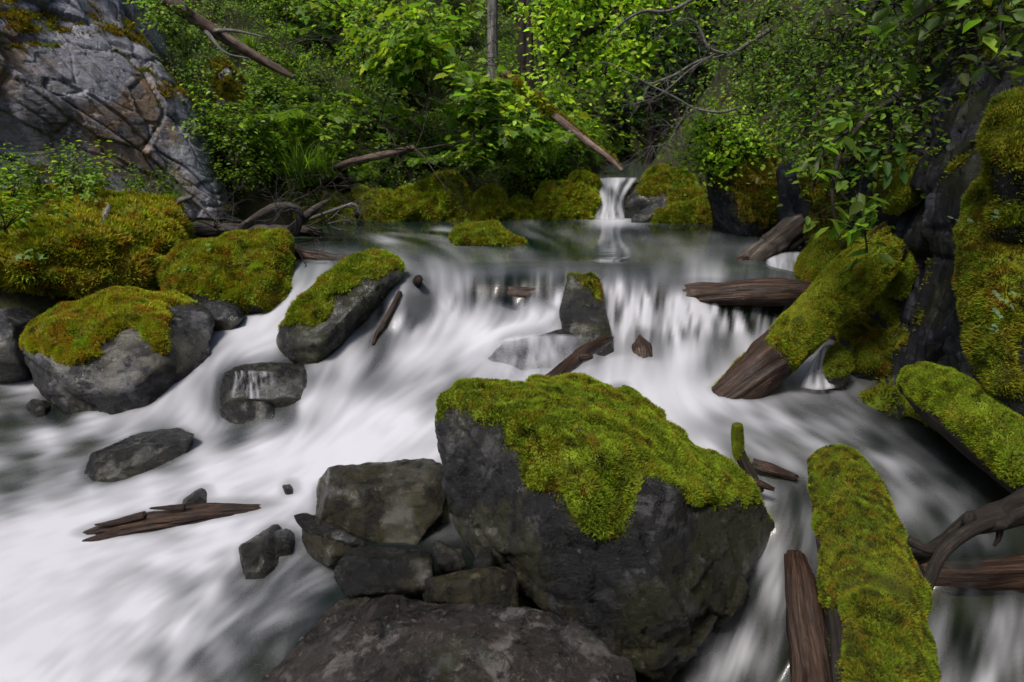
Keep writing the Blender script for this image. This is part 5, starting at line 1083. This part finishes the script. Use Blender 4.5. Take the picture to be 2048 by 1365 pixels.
def build_shrub(name, seed, **kw):
    lf, (tv, tf, tg) = proto_shrub(seed, **kw); root = empty(name, O0)
    mk('foliage', *lf[:2], M_LEAF, root, lf[2]); mk('stems', tv, tf, M_BARK, root, attrs={'grain': tg}); return root
def build_grass(seed, L=.5):
    V, F, c = proto_grass(seed, L=L); root = empty('grass_tuft', O0); mk('blades', V, F, M_LEAF, root, c)['kind'] = 'stuff'; return root
PROTO = {'fern': [build_fern(s) for s in (1, 2)],
         'shrub': [build_shrub('leafy_shrub', 5), build_shrub('leafy_shrub', 6, mixw=(1.2, 1.4, .7, .1)), build_shrub('leafy_shrub', 7, mixw=(.2, .8, 1.4, 1.2), L=.085)],
         'big': [build_shrub('broadleaf_shrub', 8, n=170, L=.17, W=.95, shape='lobed', mixw=(.2, 1., 1.4, .5))],
         'grass': [build_grass(9), build_grass(10, .6)]}
_used = set()
def plant(kind, px, py, Y=None, sc=1., label=None, group=None, k=0, tilt=None, cat=None, onground=True):
    pr = PROTO[kind][k % len(PROTO[kind])]
    key = (kind, k % len(PROTO[kind]))
    o = pr if key not in _used else dup(pr); _used.add(key)
    if Y is None:   # march the sight line to the slope
        ys = np.linspace(8, 36, 300); pts = np.array([P(px, py, y) for y in ys]); gz = ground_z(pts[:, 0], pts[:, 1]); hit = np.argmax(pts[:, 2] < gz)
        p = pts[hit] if hit else pts[-1]; p = np.array([p[0], p[1], gz[hit] - .03])
    else: p = P(px, py, Y)
    tl = (rng.normal() * .15 + .25, rng.normal() * .15) if tilt is None else tilt
    place(o, p, rng.uniform(0, 6.28), sc, tl)
    tag(o, label, cat or {'fern': 'fern', 'shrub': 'shrub', 'big': 'shrub', 'grass': 'grass tuft'}[kind], group); return o
grp = 'plants crowding the slope beyond the pool'
# scattered, alike plants of the slope
sl = np.random.default_rng(12)
for i in range(130):
    px = sl.uniform(420, 1260); py = sl.uniform(-10, 400)
    if px < 430 + .1 * py or (px > 1150 and py > 330): continue
    kind = sl.choice(['fern', 'shrub', 'shrub', 'big', 'grass'], p=[.3, .28, .2, .1, .12]); k = int(sl.integers(0, 3))
    hgt = 'high' if py < 110 else 'midway' if py < 250 else 'low'
    area = ('beside the slate cliff' if px < 560 else 'above the driftwood heap' if px < 720 else 'above the low left bank rocks' if px < 840 else 'above the tall golden bank rock' if px < 960 else 'under the straight dark trunk' if px < 1060 else 'along the long fallen trunk')
    nm = {'fern': 'green fern', 'shrub': ('fresh green leafy shrub', 'dark green leafy shrub', 'yellow green leafy shrub')[k % 3], 'big': 'broad leaved shrub', 'grass': 'grass tuft'}[kind]
    lab = f'{nm} growing {hgt} on the slope {area}'
    plant(kind, px, py, None, sl.uniform(.8, 1.5), lab, f'{nm}s {hgt} on the slope {area}', k)
# plants one can point to
for px, py, Y, sc, kind, k, lab in [
    (850, 170, 11.3, 1.5, 'big', 0, 'bright broad leaved shrub at the middle of the slope'), (730, 150, 11.6, 1.4, 'shrub', 2, 'bright green shrub left of the middle of the slope'), (830, 120, 11.8, 1.5, 'shrub', 2, 'highest bright yellow green shrub in the middle of the slope'),
    (960, 260, 10.9, 1.3, 'big', 0, 'large leaved plant hanging over the slope above the golden bank rock'), (1010, 300, 10.9, .9, 'big', 0, 'drooping broad leaves low on the slope left of the far waterfall'), (950, 350, 10.7, .8, 'big', 0, 'small broad leaved plant above the far shore'),
    (610, 370, 10.3, 1.6, 'grass', 1, 'big drooping grass tuft behind the driftwood heap'), (650, 360, 10.4, 1.3, 'grass', 0, 'grass tuft beside the big drooping one behind the driftwood'), (560, 300, 10.4, 1.5, 'fern', 0, 'large fern right of the slate outcrop'), (540, 250, 10.6, 1.4, 'fern', 1, 'large fern above the slate outcrop foot'),
    (470, 330, 9.7, 1.2, 'shrub', 0, 'leafy shrub at the right foot of the slate cliff'), (440, 270, 9.9, .9, 'shrub', 2, 'pale leafy plant on the right edge of the slate cliff'), (480, 380, 9.4, .8, 'shrub', 0, 'low leafy plant where the slate cliff meets the shore'), (350, 70, 10.2, .8, 'shrub', 2, 'leafy plant growing at the upper right edge of the slate cliff'), (370, 110, 10.2, .7, 'shrub', 0, 'small leafy plant under the slanting bare trunk by the cliff'),
    (110, 385, 7.0, .75, 'shrub', 0, 'leafy green shrub in front of the slate cliff on the mossy ledge'), (170, 395, 7.0, .65, 'shrub', 2, 'second leafy shrub on the mossy ledge before the cliff'), (30, 400, 6.6, .75, 'shrub', 0, 'leafy shrub at the far left behind the mossy ledge'), (310, 400, 7.6, .6, 'shrub', 0, 'small leafy plant at the right end of the mossy ledge'), (350, 410, 7.5, .45, 'grass', 0, 'grass tuft at the right end of the mossy ledge'), (10, 460, 5.3, .6, 'shrub', 2, 'pale leaved plant at the left edge of the mossy ledge'),
    (1120, 300, 11.6, 1.4, 'fern', 0, 'fern under the long fallen trunk near the far waterfall'), (1090, 330, 11.4, 1.2, 'grass', 0, 'grass hanging above the golden bank rocks'), (1060, 350, 11.3, .8, 'shrub', 0, 'small leafy plant above the brown bank rock'), (860, 330, 10.9, 1.0, 'fern', 1, 'fern above the tall golden bank rock')]:
    plant(kind, px, py, Y, sc, lab, None, k)

# ------------------------------------------------------------------ conifers
def proto_conifer(seed, H=9., R=1.7, nb=70, bare=.12):
    r = np.random.default_rng(seed); tr = tube([(0, 0, -.5, .17), (.03, .02, H * .5, .1), (0, 0, H, .015)], 10, 30, .1, seed=seed)
    parts = []; br = []
    for k in range(nb):
        f = bare + (1 - bare) * (k / nb) ** .9; z = H * f; a = k * 2.4 + r.normal() * .3; Lk = R * (1 - f) ** .75 * r.uniform(.7, 1.15) + .15
        n = 16; s = np.linspace(0, 1, n); dr_ = r.uniform(.15, .45)
        c = np.stack([np.cos(a) * Lk * s, np.sin(a) * Lk * s, z - dr_ * Lk * s ** 1.4 + .12 * Lk * s ** 3], -1)
        br.append([list(c[j]) + [.018 * (1 - .9 * s[j])] for j in (0, 5, 10, 15)])
        sd = np.array([-np.sin(a), np.cos(a), 0.]); m = n - 2
        for side in (-1, 1):
            for rep in range(2):
                pos = c[2:] + r.normal(size=(m, 3)) * .02; ax = sd * side + np.array([np.cos(a), np.sin(a), 0]) * r.uniform(.4, .9) - np.array([0, 0, r.uniform(.1, .7)])
                ll = Lk * .3 * (1 - .6 * s[2:]) * r.uniform(.6, 1.2, m) + .06
                cols = np.array((.03, .065, .018)) * r.uniform(.55, 1.6, (m, 1)) * (1 + .1 * r.normal(size=(m, 3)))
                parts.append(leaves(pos, np.tile((0, 0, 1.), (m, 1)) + r.normal(size=(m, 3)) * .35, np.broadcast_to(ax, (m, 3)) + r.normal(size=(m, 3)) * .25, ll, ll * .28, cols, .15, 'diamond'))
    return tr, join(parts), twigs(br, 4, 5)
CON = []
for s in (1, 2, 3):
    tr, nd, br = proto_conifer(s, bare=(.12, .2, .3)[s - 1]); root = empty('spruce_tree', O0)
    mk('trunk', tr[0], tr[1], M_BARK, root, attrs={'grain': tr[2]}); mk('crown', nd[0], nd[1], M_NEEDLE, root, nd[2]); mk('branches', br[0], br[1], M_BARK, root, attrs={'grain': br[2]}); CON.append(root)
cused = set()
def conifer(x, y, sc, label, k, group):
    o = CON[k] if k not in cused else dup(CON[k]); cused.add(k)
    o.location = (x, y, float(ground_z(np.array([x]), np.array([y]))[0]) - .1); o.rotation_euler = (0, 0, rng.uniform(0, 6.28)); o.scale = (sc,) * 3; return tag(o, label, 'tree', group)
cg = 'spruces of the upper valley'
for k, (px, Y, sc, lab) in enumerate([(1372, 15.5, .75, 'young spruce with dark trunk in the valley gap above the far waterfall'), (1300, 18, .9, 'spruce standing behind the bare arching branches left of the gap'), (1440, 17, .8, 'spruce at the right of the valley gap'), (1250, 21, 1.0, 'spruce far up the valley above the far waterfall'), (1335, 25, 1.3, 'tall spruce far up the valley in the middle of the gap'), (1480, 20, 1.0, 'spruce half hidden by the right bank bushes')]):
    X = P(px, 300, Y)[0]; conifer(X, Y, sc, lab, k % 3, cg)
for k in range(34):
    Y = sl.uniform(26, 60); px = sl.uniform(500, 1700); X = P(px, 200, Y)[0]
    conifer(X, Y, sl.uniform(1.0, 1.7), 'one of the many dark spruces on the far slopes', int(sl.integers(0, 3)), 'spruces on the far slopes')
for k, (px, Y, sc, lab) in enumerate([(640, 17.5, .9, 'spruce at the top of the slope above the driftwood'), (880, 17, .8, 'spruce at the top of the slope left of the bare trunks'), (480, 16.5, .9, 'spruce above the slanting bare trunk'), (1150, 19, .9, 'spruce at the top right of the slope')]):
    X = P(px, 0, Y)[0]; conifer(X, Y, sc, lab, k % 3, 'spruces on top of the slope')
# unseen wood downstream, added to keep bright sky out of the rocks' reflections
tv, nd_, cpal = [], [], []
for k, (X, Y, sc) in enumerate([(-9, -6, 1.2), (-5.5, -9, 1.35), (-1.5, -9.5, 1.3), (2.5, -9, 1.3), (6.5, -8, 1.3), (9.5, -4.5, 1.25), (-11.5, -1, 1.3), (-11, 3, 1.2), (8.5, 0, 1.2), (8.2, 3.5, 1.1), (-7.5, -12, 1.5), (0.5, -13, 1.5), (5, -12, 1.5), (11, -8, 1.5)]):
    tr, nd, br = proto_conifer(1 + k % 3, nb=32); z0 = float(ground_z(np.array([X]), np.array([Y]))[0]) - .1; o_ = np.array([X, Y, z0]); a_ = k * 1.3
    m_ = np.array([[math.cos(a_), -math.sin(a_), 0], [math.sin(a_), math.cos(a_), 0], [0, 0, 1]]) * sc
    nd_.append((nd[0] @ m_.T + o_, nd[1], nd[2])); nd_.append((tr[0] @ m_.T + o_, q2t(tr[1]), np.tile((.03, .022, .017), (len(tr[0]), 1))))
tag(mk('unseen_woods', *join(nd_)[:2], M_NEEDLE, base=False, col=join(nd_)[2]), 'unseen spruce wood downstream, added to darken the rocks', None, None, 'stuff')
# bare trunks on the slope
def trunk(px, py, Y, rp, lean, lab, H=7, mat=None):
    b = P(px, py, Y); b[2] = ground_z(b[:1], b[1:2])[0] - .3; r0 = SC(rp, Y)
    path = [(b[0], b[1], b[2], r0 * 1.3), (b[0] + lean * H * .3, b[1] + .1, b[2] + H * .35, r0), (b[0] + lean * H, b[1] + .2, b[2] + H, r0 * .7)]
    root = empty('tree_trunk', b); tag(root, lab, 'tree'); V, F, g = tube(path, 20, 60, .08, seed=int(px)); mk('trunk', V, F, mat or M_BARK, root, attrs={'grain': g})
    r = np.random.default_rng(int(px)); out = []
    for k in range(10):
        z = r.uniform(.12, .8); q = np.array(path[0][:3]) + (np.array(path[2][:3]) - np.array(path[0][:3])) * z
        twig_mesh(q, (r.normal(), r.normal() - .3, r.uniform(-.3, .3)), r.uniform(.4, 1.0), .012, 1, out, .3, 2, r, .03)
    V, F, g = twigs(out); mk('dead_twigs', V, F, M_WOOD, root, attrs={'grain': g})['kind'] = 'stuff'
trunk(985, 60, 14.2, 9, 0.0, 'straight dark trunk at the top centre of the slope', mat=M_GREYBARK)
trunk(1062, 150, 14.0, 6, -.02, 'thin pale trunk right of the straight dark trunk'); trunk(1078, 145, 13.6, 6, .03, 'slightly leaning thin trunk rising over the fallen one'); trunk(1045, 60, 15.5, 8, 0.02, 'dark trunk set back behind the two thin ones')

# ------------------------------------------------------------------ leafy boughs of the right bank
def bough(name, label, mains, leafn, L, W, mixw, seed, shape='oval', mat=None, tw=3, spread=.18, tl=.55, cat='tree', rad_=None, down=.35, group=None, bright=1.):
    """mains: list of pixel paths (px,py,Y,radius px); twigs and leaves grow along them"""
    r = np.random.default_rng(seed); root = None; tws = []
    mp = [path_px(m) for m in mains]
    root = empty(name, mp[0][0][:3]); tag(root, label, cat, group)
    for m in mp:
        V, F, g = tube(m, 10, 46, .14, seed=seed); mk('branch', V, F, mat or M_BARK, root, attrs={'grain': g})
        c = cr(np.array(m), 24)
        for k in range(3, 24):
            for _ in range(tw):
                if r.random() < .6: twig_mesh(c[k, :3], r.normal(size=3) + np.array([0, 0, .0]), tl * r.uniform(.4, 1.1), max(.004, c[k, 3] * .3), 1 if r.random() < .6 else 0, tws, .4, 3, r, .03)
    V, F, g = twigs(tws, 4, 6); mk('twigs', V, F, mat or M_BARK, root, attrs={'grain': g})['kind'] = 'stuff'
    if leafn:
        pts = np.concatenate([np.array(p)[1:, :3] for p in tws]); i = r.integers(0, len(pts), leafn); pos = pts[i] + r.normal(size=(leafn, 3)) * spread
        nrm = np.array([0, -.15, .8]) + r.normal(size=(leafn, 3)) * .5; ax = r.normal(size=(leafn, 3)) - np.array([0, 0, down]); Ls = L * (.6 + .8 * r.random(leafn))
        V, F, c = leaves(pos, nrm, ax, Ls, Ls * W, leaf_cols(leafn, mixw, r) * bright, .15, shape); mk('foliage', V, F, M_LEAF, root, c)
    return root
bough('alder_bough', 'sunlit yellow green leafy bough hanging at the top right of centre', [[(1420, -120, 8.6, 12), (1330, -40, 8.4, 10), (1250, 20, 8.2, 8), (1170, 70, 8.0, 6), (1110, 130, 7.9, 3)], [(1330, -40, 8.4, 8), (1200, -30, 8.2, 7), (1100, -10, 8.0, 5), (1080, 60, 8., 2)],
    [(1250, 20, 8.2, 5), (1260, 60, 8.1, 4), (1240, 100, 8.0, 3), (1210, 150, 8.0, 2)], [(1350, -60, 8.3, 6), (1340, 20, 8.2, 4), (1290, 80, 8.1, 3)]], 5200, .075, .75, (.0, .1, .6, 2.4), 5, tw=3, tl=.6, spread=.12, bright=1.45)  # leaf colours lightened in place of sunlight on the bough
bare = M_GREYBARK
bough('bare_branches', 'pale bare crooked branches reaching left over the pool from the right bank', [[(1540, 60, 7.0, 4.1), (1500, 85, 7.0, 3.8), (1460, 110, 7.1, 3.1), (1400, 122, 7.2, 2.7), (1350, 150, 7.3, 2.4), (1300, 172, 7.4, 2.0), (1285, 200, 7.4, 1.4), (1255, 245, 7.5, 0.8)], [(1470, 110, 7.1, 2.0), (1420, 98, 7.1, 2.4), (1400, 60, 7.2, 2.0), (1375, 38, 7.2, 1.7), (1330, 60, 7.3, 1.1), (1310, 82, 7.3, 0.8)],
    [(1480, 215, 6.9, 2.7), (1440, 225, 6.9, 2.4), (1390, 217, 7.0, 2.0), (1350, 195, 7.0, 1.7), (1300, 170, 7.1, 1.4), (1215, 125, 7.2, 0.8)], [(1390, 217, 7.0, 1.7), (1360, 245, 7.0, 1.7), (1335, 285, 7.0, 1.1), (1295, 295, 7.1, 0.8)], [(1430, 108, 7.1, 2.0), (1380, 140, 7.0, 1.7), (1320, 190, 7.0, 1.1), (1265, 210, 7.1, 0.8)], [(1400, -10, 7.2, 3.1), (1340, 22, 7.2, 2.7), (1280, 25, 7.3, 2.4), (1220, 65, 7.4, 1.4)]], 0, .05, .7, (1,), 6, mat=bare, tw=2, tl=.45)
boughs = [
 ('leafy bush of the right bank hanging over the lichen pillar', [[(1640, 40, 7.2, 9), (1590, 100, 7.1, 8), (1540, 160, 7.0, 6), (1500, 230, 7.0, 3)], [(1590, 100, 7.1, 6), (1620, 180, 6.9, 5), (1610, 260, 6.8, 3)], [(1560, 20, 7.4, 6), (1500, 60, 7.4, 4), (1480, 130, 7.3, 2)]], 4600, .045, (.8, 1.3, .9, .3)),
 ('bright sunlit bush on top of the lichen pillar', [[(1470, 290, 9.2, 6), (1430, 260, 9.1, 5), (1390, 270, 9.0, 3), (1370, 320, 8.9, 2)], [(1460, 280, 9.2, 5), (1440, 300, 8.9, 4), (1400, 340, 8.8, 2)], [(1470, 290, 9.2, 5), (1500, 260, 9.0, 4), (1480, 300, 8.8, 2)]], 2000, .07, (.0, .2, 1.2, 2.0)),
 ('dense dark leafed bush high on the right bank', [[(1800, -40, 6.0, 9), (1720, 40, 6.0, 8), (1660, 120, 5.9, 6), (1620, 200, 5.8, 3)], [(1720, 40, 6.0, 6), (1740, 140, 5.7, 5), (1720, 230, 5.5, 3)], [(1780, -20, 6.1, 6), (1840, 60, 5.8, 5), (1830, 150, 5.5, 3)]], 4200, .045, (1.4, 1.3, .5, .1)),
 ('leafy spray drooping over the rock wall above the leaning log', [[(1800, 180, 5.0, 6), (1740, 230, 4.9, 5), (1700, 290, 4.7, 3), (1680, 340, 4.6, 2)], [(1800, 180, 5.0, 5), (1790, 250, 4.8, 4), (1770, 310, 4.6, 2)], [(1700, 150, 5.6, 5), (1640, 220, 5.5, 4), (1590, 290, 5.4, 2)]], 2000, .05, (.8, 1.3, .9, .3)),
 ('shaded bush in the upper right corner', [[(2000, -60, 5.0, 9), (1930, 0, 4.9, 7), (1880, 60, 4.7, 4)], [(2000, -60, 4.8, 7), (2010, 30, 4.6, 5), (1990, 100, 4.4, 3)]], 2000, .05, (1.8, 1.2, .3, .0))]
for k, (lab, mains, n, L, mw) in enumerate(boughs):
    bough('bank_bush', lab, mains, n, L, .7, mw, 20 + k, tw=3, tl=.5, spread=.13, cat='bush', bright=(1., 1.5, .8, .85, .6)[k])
bough('near_spray', 'fresh green leaf spray drooping in front of the upper end of the leaning log', [[(1800, 190, 4.9, 6), (1730, 240, 4.5, 5), (1680, 310, 4.2, 4), (1665, 400, 4.0, 3), (1685, 500, 3.95, 2)], [(1730, 240, 4.5, 4), (1650, 300, 4.2, 3), (1625, 380, 4.1, 2)], [(1670, 380, 4.05, 3), (1720, 430, 4.0, 2.5), (1735, 500, 4.0, 1.5)]], 110, .13, .5, (.0, .9, 1.2, .2), 31, tw=1, tl=.2, spread=.04, down=1.6, cat='bush')
bough('near_spray', 'dark green foliage hanging at the top right corner', [[(2010, -80, 4.2, 6), (1900, -10, 3.3, 4), (1810, 50, 3.0, 2.5)], [(1930, -40, 3.6, 4), (1860, -20, 3.1, 3), (1780, 10, 3.0, 1.5)], [(2010, -80, 4.2, 5), (2000, 20, 3.2, 3), (2010, 90, 2.9, 2)]], 260, .1, .5, (1., 1.3, .5, .1), 32, tw=1, tl=.3, spread=.07, down=.8, cat='bush')
# compound leaf sprig in sharp focus
pos = np.array([P(1752, 318, 4.4), P(1770, 322, 4.4), P(1758, 300, 4.4), P(1790, 315, 4.4), P(1778, 345, 4.38), P(1798, 340, 4.38), P(1745, 300, 4.4), P(1785, 290, 4.4)])
lp, ln_, la = pos, np.tile((-.2, -.9, .5), (8, 1)) + rng.normal(size=(8, 3)) * .15, np.array([(-.5, 0, -1), (.2, 0, -1), (-.8, 0, -.6), (.6, 0, -1), (-.1, 0, -1), (.4, 0, -1), (-1, 0, -.2), (.7, 0, -.4)], float)
sg = empty('leaf_sprig', lp[0]); tag(sg, 'sprig of pointed leaves hanging against the dark rock wall', 'leaves')
for k in range(8): V, F, c = leaves(lp[k:k + 1], ln_[k:k + 1], la[k:k + 1], .13, .065, np.array([(.05, .12, .02)])); mk('leaf', V, F, M_LEAF, sg, c)
# small plants rooted on stones
def sprig(px, py, Y, n, L, lab, sp=.05, col=(.1, .2, .02), name='small_plant', shape='lobed'):
    r = np.random.default_rng(int(px)); p = P(px, py, Y); pos = p + r.normal(size=(n, 3)) * sp * np.array([1, .3, .8])
    root = empty(name, p); tag(root, lab, 'plant'); nr_ = np.array([0, -.6, .8]) + r.normal(size=(n, 3)) * .25; ax = r.normal(size=(n, 3))
    for k in range(n): V, F, c = leaves(pos[k:k + 1], nr_[k:k + 1], ax[k:k + 1], L * (.7 + .6 * r.random()), L * .9, np.array([col]) * r.uniform(.8, 1.3), .1, shape); mk('leaf', V, F, M_LEAF, root, c)
sprig(1168, 892, 2.64, 6, .03, 'tiny light green plant on the front of the big mossy boulder', .022, (.14, .26, .05))
sprig(90, 672, 4.6, 11, .045, 'small round leaved plant on the orange moss of the left boulder', .05, (.12, .2, .06)); sprig(370, 545, 5.8, 7, .06, 'light green sprig on the rounded mossy boulder', .06)
sprig(420, 510, 5.95, 5, .06, 'pale leaf pair on top of the rounded mossy boulder', .05); sprig(1728, 448, 5.2, 7, .08, 'broad green leaves above the arched mossy spur', .07, (.05, .15, .04)); sprig(60, 520, 5.1, 6, .07, 'round leaves hanging at the front of the mossy ledge', .06)
for k, (px, py, Y) in enumerate([(1985, 430, 3.2), (1990, 590, 3.05), (2020, 600, 3.05), (1990, 625, 3.02), (1995, 650, 3.0), (1975, 350, 3.7), (1920, 440, 3.5)]):
    sprig(px, py, Y, 3, .035, ['grey green leaflet near the top of the golden buttress', 'upper left leaf cluster low on the golden buttress', 'upper right leaf cluster low on the golden buttress', 'middle leaf cluster low on the golden buttress', 'lowest leaf cluster on the golden buttress', 'pale leaf above the golden buttress', 'leaflets on the left rim of the golden buttress'][k], .02, (.13, .2, .1))
for o in list(C.objects):
    for k_ in ('_o', '_v'):
        if k_ in o: del o[k_]
